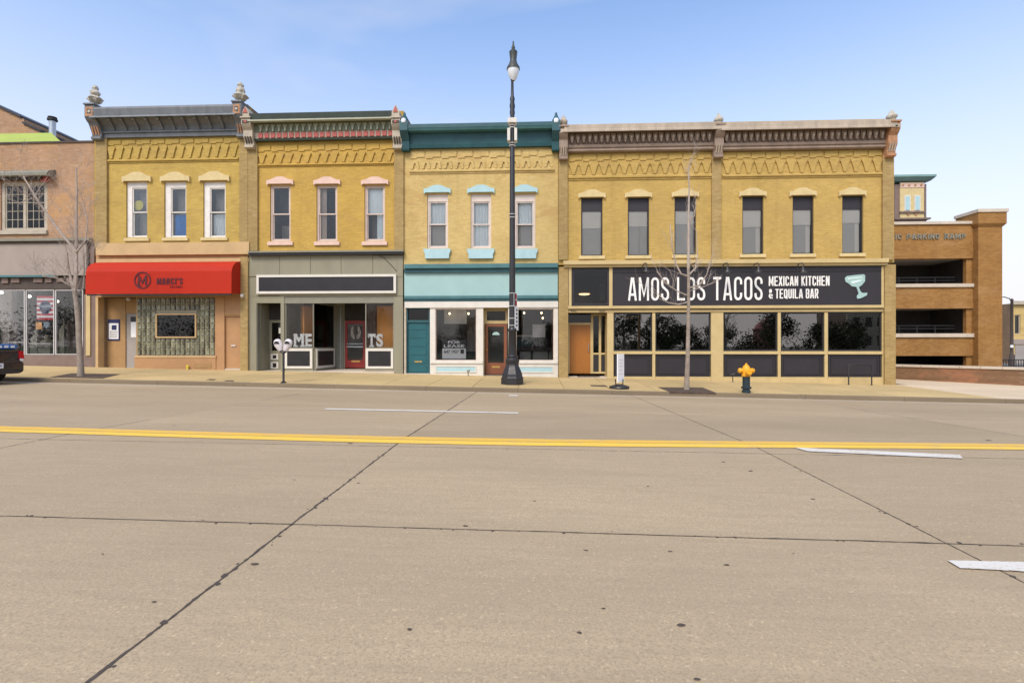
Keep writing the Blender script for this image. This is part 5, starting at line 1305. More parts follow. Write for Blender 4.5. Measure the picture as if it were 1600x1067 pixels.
# ------------------------------------------------------------------ roofs behind the left building
x0, x1, z0, z1 = rx(-90, 84, 208, 226, 3.0)
lr = thing('lime_roof_sheet', 'lime green roof sheeting above the pinkish brick wall', 'roof', (x0, 3, z0t - .65))
obj('sheet', MB().sections([[(x0, 2.2, pz(40, 224.5, 2.2)), (px(97, 2.2), 2.2, pz(40, 224.5, 2.2)), (px(97, 2.2), 2.2, z0t - .66), (x0, 2.2, z0t - .66)], [(x0, 4.2, pz(40, 208.5, 4.2)), (px(80, 4.2), 4.2, pz(40, 208.5, 4.2)), (px(80, 4.2), 4.2, z0t - .66), (x0, 4.2, z0t - .66)]]), m_lime, lr)
obj('edge_flashing', MB().box(x0, px(97, 2.2), 2.14, 2.198, z0t - .66, pz(40, 226, 2.2)), m_darkbrown, lr)
vx = px(82, 4.6)
vt = thing('vent_pipe', 'bare metal vent pipe with a dark cap on the left roof', 'vent pipe', (vx, 4.6, z0t - .65))
obj('pipe', MB().lathe(vx, 4.6, [(.15, z0t - .65), (.15, pz(82, 189, 4.6))], 14), m_metal, vt, smooth=True)
obj('cap', MB().lathe(vx, 4.6, [(.15, pz(82, 190, 4.6)), (.23, pz(82, 189, 4.6)), (.23, pz(82, 186.5, 4.6)), (.16, pz(82, 185.5, 4.6)), (.2, pz(82, 184.8, 4.6)), (.2, pz(82, 183.5, 4.6)), (.05, pz(82, 183, 4.6))], 14), m_chard, vt)
yG = 11.5
gb = thing('gabled_brick_building', 'brown brick gable rising behind the lime green roof', 'building', (px(-20, yG), yG, 0))
pts = [(px(u, yG), pz(u, v, yG)) for u, v in ((-160, 232), (66, 232), (66, 207.5), (37.5, 195), (37, 186), (34, 185.5), (2, 167.5), (-60, 140), (-160, 185))]
obj('wall', MB().xz([(pts[0][0], -.5), (pts[1][0], -.5)] + pts[2:], yG, yG + 8), bk0, gb)
mb = MB()
for (a, b) in (((37, 194), (66, 207)), ((-62, 139.5), (34, 185))):
    A, B_ = (px(a[0], yG), pz(a[0], a[1], yG)), (px(b[0], yG), pz(b[0], b[1], yG))
    mb.xz([A, B_, (B_[0], B_[1] + .14), (A[0], A[1] + .14)], yG - .12, yG + 8)
obj('coping', mb, m_chard, gb)

# ------------------------------------------------------------------ parking ramp at the right
YR = 9.5
ramp_b = thing('parking_ramp', 'brown brick parking ramp with dark open decks', 'parking ramp', (px(1470, YR), YR, zg(20, 9)))
rz = lambda v: pz(1470, v, YR)
xl, xp, xr = px(1335, YR), px(1520.5, YR), px(1557.5, YR)
for (va, vb) in ((351, 404), (449, 482), (527, 556)):
    obj('spandrel_wall', MB().box(xl, xp, YR, YR + .35, rz(vb), rz(va)), bkr, ramp_b)
for (va, vb) in ((346.5, 350.8), (443.5, 448.8), (521, 526.8)):
    obj('coping', MB().box(xl, xp - .02, YR - .1, YR + .45, rz(vb), rz(va)), m_conc, ramp_b)
obj('base_wall', MB().box(xl, xp, YR + .01, YR + .35, -2.5, rz(571)), bkr2, ramp_b)
pr = obj('corner_pier', MB().box(xp, xr, YR - .35, YR + .9, -2.5, rz(352)), bkr, ramp_b)
obj('pier_head', MB().sections([[(xp - .02, YR - .38, rz(357)), (xr + .02, YR - .38, rz(357)), (xr + .02, YR + .95, rz(357)), (xp - .02, YR + .95, rz(357))],
                                [(xp - .12, YR - .5, rz(353)), (xr + .12, YR - .5, rz(353)), (xr + .12, YR + 1.1, rz(353)), (xp - .12, YR + 1.1, rz(353))],
                                [(xp - .12, YR - .5, rz(336)), (xr + .12, YR - .5, rz(336)), (xr + .12, YR + 1.1, rz(336)), (xp - .12, YR + 1.1, rz(336))]]), bkr, pr)
obj('pier_cap', MB().box(xp - .18, xr + .18, YR - .56, YR + 1.16, rz(335.8), rz(331)), m_conc, pr)
for (va, vb) in ((404, 443.5), (482, 521), (556, 571)):
    obj('deck_pier', MB().box(xp - .3, xp - .002, YR + .1, YR + .34, rz(vb), rz(va)), bkr, ramp_b)
for v in (396, 474, 550): obj('deck_slab', MB().box(xl - 6, xp, YR + .36, YR + 16, rz(v + 6), rz(v)), m_mid, ramp_b)
obj('deck_slab', MB().box(xl - 6, xp, YR + .36, YR + 16, -2, rz(588)), m_conc, ramp_b)
obj('back_wall', MB().box(xl - 6, xr, YR + 16.01, YR + 16.3, -2.5, rz(356)), bkr2, ramp_b); obj('side_wall', MB().box(xp + .3, xr - .01, YR + .91, YR + 16, -2.5, rz(356)), bkr, ramp_b)
obj('deck_shade_sheet', MB().box(xl - 6, xp - .0, YR + 3.2, YR + 3.4, -2, rz(397)), m_dkin, ramp_b)  # dark sheet added so the deck openings read as deep shade
m_railg = paint('rail_gray', (.05, .05, .052), .5, .1, 5)
for (v0_, va) in ((443, 431), (520, 508)):
    z = rz(va)
    obj('guard_rail', MB().tube([(xl, YR + .8, z), (xp - .4, YR + .8, z)], .025, 5), m_railg, ramp_b)
    obj('guard_rail', MB().tube([(xl, YR + .8, z - .18), (xp - .4, YR + .8, z - .18)], .02, 5), m_railg, ramp_b)
    for k in range(5):
        xx = xl + 1.0 + k * 1.05; obj('rail_post', MB().tube([(xx, YR + .82, rz(v0_ + 3)), (xx, YR + .82, z)], .022, 5), m_railg, ramp_b)
sign_text(ramp_b, 'PUBLIC PARKING RAMP', 1366, 1508, 366, 374, YR - .002, m_saged, w=.72, t=.2, space=.22, word=.7, depth=.06)
obj('deck_shade_sheet', MB().box(xp - .03, xp - .001, YR + .36, YR + 3.2, -2, rz(397)), m_dkin, ramp_b)  # second dark sheet, added to keep the deck end as dark as shade
# low wall beside the sidewalk
A, B_ = Vector((px(1385, 4.9), 4.9)), Vector((px(1680, .2), .2))
lw_ = thing('low_brick_wall', 'low brown brick wall with concrete cap below the parking ramp', 'wall', (A.x, A.y, zg(A.x, A.y)))
ztw = pz(1402, 572.5, 4.7)
M_ = A + (B_ - A) * .16
obj('brickwork', MB().slabp(A, M_, -1.6, ztw, .35), bkr2, lw_); obj('brickwork', MB().slabp(M_ + (B_ - A).normalized() * .005, B_, -1.6, ztw, .36), bkr2, lw_)
d = (B_ - A); n = 9
for k in range(n):
    a = A + d * (k / n) + d.normalized() * .006; b = A + d * ((k + 1) / n) - d.normalized() * .006
    obj('cap_stone', MB().slabp(a, b, ztw + .002, ztw + .11, .46), m_conc, lw_)
# black railing beyond it
yK = 14
rl = thing('black_railing', 'low black metal fence beyond the brick parking ramp', 'fence', (px(1558, yK), yK, -1))
xa, xb = px(1552, yK), px(1720, yK); zr0, zr1 = pz(1600, 572, yK), pz(1600, 562, yK)
obj('rail', MB().tube([(xa, yK, zr1), (xb, yK, zr1)], .03, 5), m_black, rl); obj('rail', MB().tube([(xa, yK, zr0), (xb, yK, zr0)], .03, 5), m_black, rl)
k = 0; x = xa
pk = obj('picket', MB().box(xa, xa + .03, yK - .015, yK + .015, -1.5, zr1), m_black, rl)
while x < xb: x += .16; k += 1; rep(pk, dx=.16 * k)
# tower behind the ramp
yT = 42
tw = thing('ornate_tower', 'cream panelled tower with green metal cap behind the parking ramp', 'tower', (px(1425, yT), yT, 0))
tz = lambda v: pz(1425, v, yT)
ta, tb = px(1398, yT), px(1447.5, yT)
obj('body', MB().box(ta, tb, yT, yT + 5, -.5, tz(288)), m_brown, tw)
obj('panel', MB().box(px(1405.5, yT), px(1442.5, yT), yT - .12, yT + .01, tz(341), tz(285.5)), m_creaml, tw)
obj('roof_cap', MB().sections([[(ta - .3, yT - .3, tz(284)), (tb + .3, yT - .3, tz(284)), (tb + .3, yT + 5.3, tz(284)), (ta - .3, yT + 5.3, tz(284))],
                              [(ta - .75, yT - .75, tz(279)), (tb + .62, yT - .75, tz(279)), (tb + .62, yT + 5.7, tz(279)), (ta - .7, yT + 5.7, tz(279))],
                              [(ta - .75, yT - .75, tz(276)), (tb + .62, yT - .75, tz(276)), (tb + .62, yT + 5.7, tz(276)), (ta - .7, yT + 5.7, tz(276))]]), paint('verdigris', (.20, .33, .30), .6, .12, 1), tw)
for a, b in ((1411.5, 1421), (1427, 1436.5)):
    w_ = obj('window', MB().box(px(a, yT), px(b, yT), yT - .2, yT - .1, tz(330), tz(306)), m_wtrim, tw); obj('pane', MB().box(px(a + 1.8, yT), px(b - 1.8, yT), yT - .24, yT - .201, tz(329), tz(307.5)), m_blue, w_)
obj('sill_band', MB().box(px(1404.5, yT), px(1443.5, yT), yT - .3, yT, tz(333.5), tz(331)), m_brown, tw); obj('frieze_band', MB().box(px(1405.5, yT), px(1442.5, yT), yT - .18, yT - .1, tz(294), tz(287)), m_pink, tw)
for k in range(4):
    u = 1409 + k * 9.6; xx = px(u, yT); zz_ = tz(290.3); obj('rosette', MB().xz([(xx - .18, zz_), (xx, zz_ - .16), (xx + .18, zz_), (xx, zz_ + .16)], yT - .22, yT - .17), m_rust, tw)
for k in range(2):
    u = 1418 + k * 12; xx = px(u, yT); obj('swag', MB().xz([(xx - .3, tz(334)), (xx + .3, tz(334)), (xx, tz(338))], yT - .2, yT - .11), m_rust, tw)
obj('lower_band', MB().box(ta - .1, tb + .35, yT - .25, yT + 5.2, tz(343.5), tz(341)), m_brown, tw)
# far side street
yF = 48
fb = thing('far_brick_building', 'far tan brick building at the right edge beside the street lamp', 'building', (px(1610, yF), yF, -1))
fz_ = lambda v: pz(1600, v, yF)
fx0, fx1 = px(1583, yF), px(1760, yF)
holes = [(px(u, yF), px(u + 9, yF), fz_(522), fz_(492)) for u in (1585.5, 1606, 1628)]
obj('wall', MB().wall(fx0, fx1, fz_(572), fz_(472), holes, yF, yF + .4), bk3, fb); obj('body', MB().box(fx0, fx1, yF + .41, yF + 14, -2, fz_(474)), bks, fb)
obj('cornice', MB().box(fx0 - .3, fx1, yF - .4, yF, fz_(476), fz_(470.5)), m_cream2, fb); obj('shop_fascia', MB().box(fx0 - .05, fx1, yF - .15, yF - .002, fz_(538), fz_(530)), m_mauve, fb); obj('shop_front', MB().box(fx0 + .2, fx1, yF - .08, yF - .002, fz_(571), fz_(539)), m_mid, fb)
for h_ in holes: w_ = obj('window', MB().wall(*h_, [(h_[0] + .1, h_[1] - .1, h_[2] + .1, h_[3] - .1)], yF + .1, yF + .25), m_cream2, fb); obj('pane', MB().box(h_[0] + .05, h_[1] - .05, yF + .2, yF + .22, h_[2] + .05, h_[3] - .05), m_glasst, w_)
yH = 95
hs = thing('far_house', 'far white house with gray roof seen past the parking ramp', 'house', (px(1566, yH), yH, -2))
hz = lambda v: pz(1566, v, yH)
obj('wall', MB().box(px(1545, yH), px(1582, yH), yH, yH + 8, -3, hz(528)), m_wtrim, hs)
obj('roof', MB().yz([(yH - .5, hz(528)), (yH + 8.5, hz(528)), (yH + 4, hz(510))], px(1544, yH), px(1583, yH)), m_mid, hs)
for u in (1561, 1571): w_ = obj('window', MB().box(px(u, yH), px(u + 5, yH), yH - .1, yH, hz(548), hz(536)), m_blue, hs); obj('window_frame', MB().box(px(u + 2.2, yH), px(u + 2.8, yH), yH - .15, yH - .1, hz(548), hz(536)), m_wtrim, w_)
yL = 30
fl_ = thing('street_lamp', 'far curved-arm street lamp at the right edge beside the tan building', 'street lamp', (px(1581, yL), yL, zg(30, 30)))
lx_ = px(1581, yL); lz_ = lambda v: pz(1581, v, yL)
obj('pole', MB().lathe(lx_, yL, [(.22, -1), (.22, lz_(556)), (.13, lz_(552)), (.11, lz_(470)), (.16, lz_(469)), (.02, lz_(466))], 10), m_darkbrown, fl_, smooth=True)
obj('arm', MB().tube([(lx_, yL, lz_(471)), (px(1577, yL), yL, lz_(466.5)), (px(1569, yL), yL, lz_(464)), (px(1562.5, yL), yL, lz_(464.5))], .045), m_black, fl_)
obj('lantern', MB().lathe(px(1562, yL), yL, [(.12, lz_(471)), (.2, lz_(469)), (.12, lz_(465.5)), (.03, lz_(464))], 10), m_black, fl_); bx(fl_, 'pole_sign', m_paper, 1579, 1583.5, 539, 543, yL - .3, yL - .27)

# ------------------------------------------------------------------ street lamp in the middle
g = G(801, 600)
yl = g.y; lx0 = px(800.5, yl)
lp = thing('street_lamp_post', 'tall black street lamp post with acorn light and stepped base', 'street lamp', (lx0, yl, g.z))
sc_ = (yl + D) / F
Z = lambda v: pz(800.5, v, yl); rp = lambda w: w * sc_ / 2
zb_ = zg(lx0, yl) - .02
obj('base', MB().lathe(lx0, yl, [(rp(37), zb_), (rp(37), Z(590)), (rp(34), Z(588)), (rp(33), Z(584)), (rp(27), Z(577)), (rp(23), Z(573)), (rp(21), Z(570)), (rp(21), Z(566))], 8), m_black, lp)
obj('collar', MB().lathe(lx0, yl, [(rp(20), Z(568)), (rp(22), Z(566)), (rp(22), Z(562)), (rp(17), Z(559)), (rp(19), Z(557)), (rp(14), Z(554))], 16), m_black, lp, smooth=True)
obj('lower_shaft', MB().lathe(lx0, yl, [(rp(13.5), Z(557)), (rp(12.5), Z(518)), (rp(14), Z(517)), (rp(14), Z(515)), (rp(11), Z(512))], 16), m_black, lp, smooth=True)
obj('pole', MB().lathe(lx0, yl, [(rp(10.5), Z(514)), (rp(9), Z(380)), (rp(7.5), Z(226)), (rp(6.5), Z(222))], 16), m_black, lp, smooth=True)
obj('upper_pole', MB().lathe(lx0, yl, [(rp(6), Z(224)), (rp(5), Z(188)), (rp(8.5), Z(176)), (rp(7), Z(172)), (rp(9), Z(166)), (rp(6.5), Z(160)), (rp(8), Z(155)), (rp(5), Z(150)), (rp(4), Z(128)), (rp(6), Z(125))], 12), m_black, lp, smooth=True)
obj('light_globe', MB().lathe(lx0 + rp(3), yl, [(rp(6), Z(126.5)), (rp(12), Z(122)), (rp(17), Z(115)), (rp(19), Z(108)), (rp(18), Z(105))], 20), paint('acrylic_globe', (.72, .74, .76), .2, .03, 2, bmp=0), lp, smooth=True)
hdl = obj('lamp_hood', MB().lathe(lx0 + rp(3), yl, [(rp(21), Z(109)), (rp(20), Z(106)), (rp(13), Z(100)), (rp(10), Z(94)), (rp(12), Z(86)), (rp(13), Z(81.5)), (rp(10), Z(80)), (rp(5), Z(78)), (rp(6), Z(75)), (rp(3), Z(71)), (rp(2), Z(65))], 16), paint('verdigris_black', (.05, .055, .048), .5, .2, 5), lp, smooth=True)
xw = lambda u: px(u, yl)
for ua, ub, va, vb in ((793.5, 807.5, 187, 194), (793, 797.3, 203, 222), (803.8, 808, 203, 222)):
    obj('antenna_box', MB().box(xw(ua), xw(ub), yl - .16, yl + .1, Z(vb), Z(va)), m_wtrim, lp)
for v in (196, 200, 224, 228): obj('band_clamp', MB().lathe(lx0, yl, [(rp(10), Z(v + 1)), (rp(10.5), Z(v))], 12), m_alu, lp)
for v in (335, 340, 458, 478, 497, 508, 534): obj('band_clamp', MB().lathe(lx0, yl, [(rp(12 if v > 500 else 11), Z(v + .8)), (rp(12 if v > 500 else 11), Z(v))], 12), m_alu, lp)
def plate(ua, ub, va, vb, mat, nm, dy):
    a, b = Vector((xw(ua), yl - .1)), Vector((xw(ub), yl - .1 + dy)); o = obj(nm, MB().slabp(a, b, Z(vb), Z(va), .008), mat, lp); return a, b, o
a, b, o1 = plate(803.2, 807.5, 457.5, 479, m_paper, 'sign_plate', .3)
dv = (b - a); nv = Vector((dv.y, -dv.x)).normalized()
def on_plate(a, b, fa, fb, v0_, v1_, mat, nm, par):
    nn_ = Vector(((b - a).y, -(b - a).x)).normalized() * .008; p, q = a + (b - a) * fa + nn_, a + (b - a) * fb + nn_; obj(nm, MB().slabp(p, q, Z(v1_), Z(v0_), .004), mat, par)
m_pr = paint('sign_red', (.50, .05, .08), .5, .1, 5)
on_plate(a, b, .12, .88, 459, 467, m_pr, 'red_print', o1); on_plate(a, b, .12, .88, 469, 477.5, m_pr, 'red_print', o1)
a, b, o2 = plate(804.6, 809.5, 479.5, 516, m_paper, 'sign_plate', .34)
for v in (483, 489, 495, 501, 507): on_plate(a, b, .3, .7, v, v + 2.6, m_chard, 'black_print', o2)

# ------------------------------------------------------------------ parking meter
g = G(443, 598)
pm = thing('parking_meter', 'twin-headed parking meter on a dark post before the empty shop', 'parking meter', (g.x, g.y, g.z))
s_ = (g.y + D) / F; Zm = lambda v: pz(443, v, g.y); Xm = lambda u: px(u, g.y)
obj('post', MB().lathe(g.x, g.y, [(.10, g.z - .01), (.10, g.z + .02), (.045, g.z + .05), (.036, g.z + .08), (.034, Zm(549))], 12), m_black, pm, smooth=True)
obj('yoke', MB().tube([(Xm(435.5), g.y, Zm(545)), (Xm(439), g.y, Zm(549)), (Xm(443), g.y, Zm(551)), (Xm(446), g.y, Zm(549)), (Xm(449.5), g.y, Zm(545))], .05, 8), m_black, pm, smooth=True)
m_mh = paint('meter_gray', (.62, .57, .56), .45, .1, 8)
for (uc, tilt) in ((435.5, -.38), (449.3, .38)):
    secs = []
    for (t_, w_, dth) in ((-.2, .07, .07), (-.1, .11, .09), (.03, .145, .1), (.13, .135, .09), (.19, .10, .07), (.22, .04, .04)):
        loop = []
        for k in range(12):
            a_ = 2 * math.pi * k / 12; dx, dy = w_ * math.cos(a_), dth * math.sin(a_)
            loop.append((Xm(uc) + dx * math.cos(tilt) + t_ * math.sin(tilt), g.y + dy, Zm(539.5) + t_ * math.cos(tilt) - dx * math.sin(tilt)))
        secs.append(loop)
    h_ = obj('meter_head', MB().sections(secs), m_mh, pm, smooth=True)
    cx_, cz_ = Xm(uc) + .07 * math.sin(tilt), Zm(539.5) + .07
    obj('meter_window', MB().xz([(cx_ + .085 * math.cos(R(a_)), cz_ - .02 + .09 * math.sin(R(a_))) for a_ in range(0, 181, 20)], g.y - .112, g.y - .07), m_blackp, h_)

# ------------------------------------------------------------------ sidewalk sign
g = G(967.5, 607)
ss = thing('sidewalk_sign', 'narrow white swinger sign on a round black base', 'sidewalk sign', (g.x, g.y, g.z))
Zs = lambda v: pz(967.5, v, g.y); Xs = lambda u: px(u, g.y)
obj('base', MB().lathe(g.x, g.y, [(.31, g.z), (.34, g.z + .03), (.32, g.z + .08), (.18, g.z + .12), (.08, g.z + .15)], 24), m_black, ss, smooth=True)
obj('bracket', MB().tube([(g.x - .13, g.y, g.z + .32), (g.x - .12, g.y, g.z + .15), (g.x, g.y, g.z + .12), (g.x + .12, g.y, g.z + .15), (g.x + .13, g.y, g.z + .32)], .02, 6), m_black, ss)
pa, pb = Vector((Xs(963.5), g.y - .16)), Vector((Xs(975.8), g.y + .16))
pn = obj('panel', MB().slabp(pa, pb, Zs(596.5), Zs(553), .035), m_paper, ss)
nn_ = Vector(((pb - pa).y, -(pb - pa).x)).normalized() * .02
for k, v in enumerate((561, 566, 571, 577, 583)): obj('faint_print', MB().slabp(pa + (pb - pa) * .2 + nn_, pa + (pb - pa) * (.8 - .1 * (k % 2)) + nn_, Zs(v + 1.6), Zs(v), .004), m_blind, pn)

# ------------------------------------------------------------------ hydrant
g = G(1166, 613.5)
hy = thing('fire_hydrant', 'dark fire hydrant with bright yellow bonnet and caps', 'fire hydrant', (g.x, g.y, g.z))
m_hy = paint('hydrant_yellow', (.78, .36, .018), .4, .08, 5); m_hb = paint('hydrant_dark', (.018, .035, .042), .45, .2, 5)
Zh = lambda v: pz(1166, v, g.y); s_ = (g.y + D) / F; rh = lambda w: w * s_ / 2
obj('barrel', MB().lathe(g.x, g.y, [(rh(13), g.z - .01), (rh(13), Zh(611)), (rh(11), Zh(610)), (rh(11), Zh(607)), (rh(15), Zh(606.5)), (rh(15), Zh(604.5)), (rh(11), Zh(604)), (rh(11), Zh(588))], 16), m_hb, hy, smooth=True)
obj('bonnet', MB().lathe(g.x, g.y, [(rh(13), Zh(588)), (rh(14), Zh(586)), (rh(12.5), Zh(583)), (rh(12.5), Zh(577)), (rh(11), Zh(574)), (rh(7), Zh(571)), (rh(3.5), Zh(569.5)), (rh(3), Zh(567.5))], 16), m_hy, hy, smooth=True)
for sx_ in (-1, 1):
    mb = MB().tube([(g.x, g.y, Zh(579)), (g.x + sx_ * rh(18), g.y, Zh(579)), (g.x + sx_ * rh(18), g.y, Zh(579)), (g.x + sx_ * rh(24), g.y, Zh(579))], [.075, .075, .095, .06], 10)
    obj('side_cap', mb, m_hy, hy, smooth=True)
obj('front_cap', MB().tube([(g.x, g.y, Zh(581)), (g.x, g.y - .2, Zh(581)), (g.x, g.y - .2, Zh(581)), (g.x, g.y - .26, Zh(581))], [.09, .09, .115, .08], 12), m_hy, hy, smooth=True)
for k in range(8):
    a_ = 2 * math.pi * k / 8; obj('flange_bolt', MB().lathe(g.x + math.cos(a_) * rh(13.5), g.y + math.sin(a_) * rh(13.5), [(.014, Zh(607.3)), (.014, Zh(604))], 6), m_hb, hy)

# ------------------------------------------------------------------ bike rack and small post
gA, gB = G(1326, 601), G(1362, 602)
br_ = thing('bike_rack', 'thin black bike rack frame before the last charcoal panel', 'bike rack', tuple(gA))
yb_ = gA.y; zt_ = pz(1344, 569.5, yb_)
obj('hoop', MB().tube([(gA.x, yb_, gA.z), (gA.x, yb_, zt_ - .04), (gA.x + .04, yb_, zt_), (px(1362, yb_) - .04, yb_, zt_), (px(1362, yb_), yb_, zt_ - .04), (px(1362, yb_), yb_, zg(px(1362, yb_), yb_))], .024, 8), m_black, br_, smooth=True)
obj('rack_plate', MB().box(gA.x + .06, px(1362, yb_) - .06, yb_ - .008, yb_ + .008, zt_ - .08, zt_ - .035), m_black, br_)
for q in (gA.x, px(1362, yb_)): obj('foot', MB().lathe(q, yb_, [(.05, zg(q, yb_)), (.05, zg(q, yb_) + .012)], 10), m_black, br_)
g = G(1145, 597)
vp = thing('standpipe_valve', 'small black standpipe valve against the restaurant base near the hydrant', 'valve', tuple(g))
obj('stem', MB().tube([(g.x, g.y, g.z), (g.x, g.y, pz(1145, 586, g.y))], .018, 6), m_black, vp); obj('head', MB().tube([(g.x - .09, g.y, pz(1145, 585.5, g.y)), (g.x + .07, g.y, pz(1145, 584.5, g.y))], [.045, .055], 8), m_black, vp)
g = G(731.5, 587.5)
vp = thing('standpipe_valve', 'small gray standpipe valve before the blue shop panel under the lease sign', 'valve', tuple(g))
obj('stem', MB().tube([(g.x, g.y, g.z), (g.x, g.y, g.z + .2)], .025, 6), m_saged, vp); obj('head', MB().tube([(g.x - .05, g.y, g.z + .2), (g.x + .07, g.y, g.z + .23)], [.04, .045], 8), m_saged, vp)
def patch(name, mat, us, lab, cat, h=.012):
    P = [G(u, v) for u, v in us]; mb = MB(); n = len(P)
    mb.v = [(p.x, p.y, p.z + h) for p in P] + [(p.x, p.y, p.z - .05) for p in P]
    mb.f = [tuple(range(n))] + [(i, (i + 1) % n, n + (i + 1) % n, n + i) for i in range(n)]
    return tag(obj(name, mb, mat, None), lab, cat)
patch('tree_pit', m_mulch, [(78, 589.5), (160, 591.5), (187, 584.8), (112, 583.5)], 'dark soil square round the foot of the left street tree', 'tree pit')
patch('tree_pit', m_mulch, [(1046, 612.8), (1119, 614.0), (1098, 605.8), (1028, 605.2)], 'brown mulch square round the foot of the thin street tree', 'tree pit')
patch('utility_cover', m_mulch, [(924, 603.5), (950, 604.5), (946, 602), (922, 601.5)], 'rusty cover plate in the sidewalk behind the swinger sign', 'cover', .006)
patch('utility_cover', m_mulch, [(322, 593.5), (334, 594.2), (338, 592.6), (328, 592.2)], 'dark cover plate in the sidewalk before the red awning shop', 'cover', .006)
patch('utility_cover', m_mulch, [(350, 595.5), (364, 596.2), (366, 594.6), (354, 594.2)], 'second dark cover plate nearer the parking meter', 'cover', .006)

# ------------------------------------------------------------------ bare street trees
m_bark = paint('young_bark', (.29, .235, .185), .9, .25, 7, dirt=.5, dirtc=(.18, .14, .11), bmp=.5)
m_twig = paint('pale_twig', (.42, .345, .285), .9, .15, 7)
def limb(mb, p, d, L_, r, depth, spread, up, out=None):
    n = 5; pts = [p.copy()]; rad = [r]
    dd_ = d.normalized()
    for i in range(n):
        dd_ = (dd_ + Vector((random.uniform(-1, 1), random.uniform(-1, 1), random.uniform(-.4, .8))) * .10 + Vector((0, 0, up))).normalized()
        pts.append(pts[-1] + dd_ * L_ / n); rad.append(r * (1 - .62 * (i + 1) / n))
    mb.tube(pts, rad, 5 if r > .012 else 4)
    if depth > 0:
        k = random.randint(3, 5)
        for j in range(k):
            t = random.uniform(.3, 1.0); i = min(n - 1, int(t * n)); q = pts[i].lerp(pts[i + 1], t * n - i)
            ax = Vector((random.uniform(-1, 1), random.uniform(-1, 1), random.uniform(-.3, .6))).normalized()
            limb(mb, q, (dd_ * (1 - spread) + ax * spread), L_ * random.uniform(.42, .68), max(.004, rad[i] * .62), depth - 1, spread, up)
def P3(u, v, y): return Vector((px(u, y), y, pz(u, v, y)))
g = G(126, 588)
tr = thing('bare_street_tree', 'leafless young tree with forked trunk before the pinkish brick building', 'tree', tuple(g))
y = g.y
tp_ = [Vector((g.x, y, g.z - .1)), P3(126.5, 580, y), P3(124, 540, y), P3(122, 500, y), P3(119, 470, y), P3(116, 455, y)]
obj('trunk', MB().tube([p + Vector((0, 0, 0)) for p in tp_], [.125, .10, .09, .082, .075, .066], 12), m_bark, tr, smooth=True)
mb = MB()
fork = tp_[-1]
for pts, r, sub in (([fork, P3(112, 440, y), P3(107, 420, y), P3(105, 395, y - .2)], .06, 3), ([fork, P3(119, 425, y), P3(120, 395, y + .1), P3(122, 390, y)], .07, 2), ([P3(120, 394, y + .1), P3(119, 350, y + .1), P3(120, 300, y + .15), P3(119, 262, y + .1)], .05, 6),
                    ([P3(120, 394, y), P3(104, 375, y - .1), P3(85, 350, y - .2), P3(62, 318, y - .3), P3(48, 295, y - .3), P3(36, 275, y - .3)], .045, 6), ([P3(121, 392, y), P3(134, 375, y + .2), P3(137, 345, y + .2), P3(128, 310, y + .2)], .03, 3),
                    ([P3(117, 450, y), P3(104, 443, y - .2), P3(88, 434, y - .4), P3(66, 432, y - .6)], .03, 4), ([P3(117, 462, y), P3(130, 450, y + .3), P3(132, 420, y + .3), P3(130, 400, y + .2)], .025, 3), ([P3(60, 315, y - .3), P3(50, 310, y - .5), P3(30, 318, y - .7)], .015, 3)):
    n = len(pts)
    rad = [r * (1 - .75 * i / (n - 1)) + .006 for i in range(n)]
    mb.tube(pts, rad, 6)
    for k in range(sub * 2):
        i = random.randint(0, n - 2); q = pts[i].lerp(pts[i + 1], random.random())
        dirv = (pts[i + 1] - pts[i]).normalized() * .55 + Vector((random.uniform(-1, 1), random.uniform(-.7, .7), random.uniform(.0, .8))) * .7
        limb(mb, q, dirv, random.uniform(.5, 1.2), .0085, 2, .5, .04)
obj('crown', mb, m_twig, tr)
g = G(1073, 608.5)
tr = thing('bare_street_tree', 'thin leafless sapling standing before the restaurant sign', 'tree', tuple(g))
y = g.y
tp_ = [Vector((g.x, y, g.z - .1)), P3(1073, 600, y), P3(1074.5, 560, y), P3(1075.5, 500, y), P3(1076, 450, y), P3(1075.5, 420, y)]
obj('trunk', MB().tube(tp_, [.115, .088, .072, .06, .052, .046], 12), m_bark, tr, smooth=True)
mb = MB()
for pts, r, sub in (([tp_[-1], P3(1076, 380, y), P3(1076, 330, y), P3(1077, 295, y), P3(1075, 262, y)], .045, 6), ([P3(1075, 432, y), P3(1064, 428, y - .2), P3(1056, 412, y - .2), P3(1050, 385, y - .3), P3(1047, 350, y - .2)], .028, 3),
                    ([P3(1076, 430, y), P3(1086, 420, y + .2), P3(1090, 400, y + .2), P3(1088, 360, y + .2)], .025, 3), ([P3(1076, 450, y), P3(1092, 446, y - .2), P3(1104, 430, y - .3), P3(1110, 411, y - .4)], .022, 3),
                    ([P3(1075, 462, y), P3(1060, 456, y - .3), P3(1044, 446, y - .5), P3(1026, 424, y - .6)], .02, 3), ([P3(1075, 472, y), P3(1060, 476, y - .3), P3(1044, 473, y - .4), P3(1030, 462, y - .5)], .016, 3), ([P3(1076, 455, y), P3(1094, 450, y + .3), P3(1115, 442, y + .4)], .014, 3), ([P3(1076, 345, y), P3(1085, 338, y - .1), P3(1088, 315, y - .1)], .014, 2)):
    n = len(pts); rad = [r * (1 - .75 * i / (n - 1)) + .006 for i in range(n)]
    mb.tube(pts, rad, 6)
    for k in range(sub * 2):
        i = random.randint(0, n - 2); q = pts[i].lerp(pts[i + 1], random.random())
        dirv = (pts[i + 1] - pts[i]).normalized() * .6 + Vector((random.uniform(-1, 1), random.uniform(-.7, .7), random.uniform(.0, .7))) * .6
        limb(mb, q, dirv, random.uniform(.35, .9), .0075, 1, .45, .05)
obj('crown', mb, m_twig, tr)
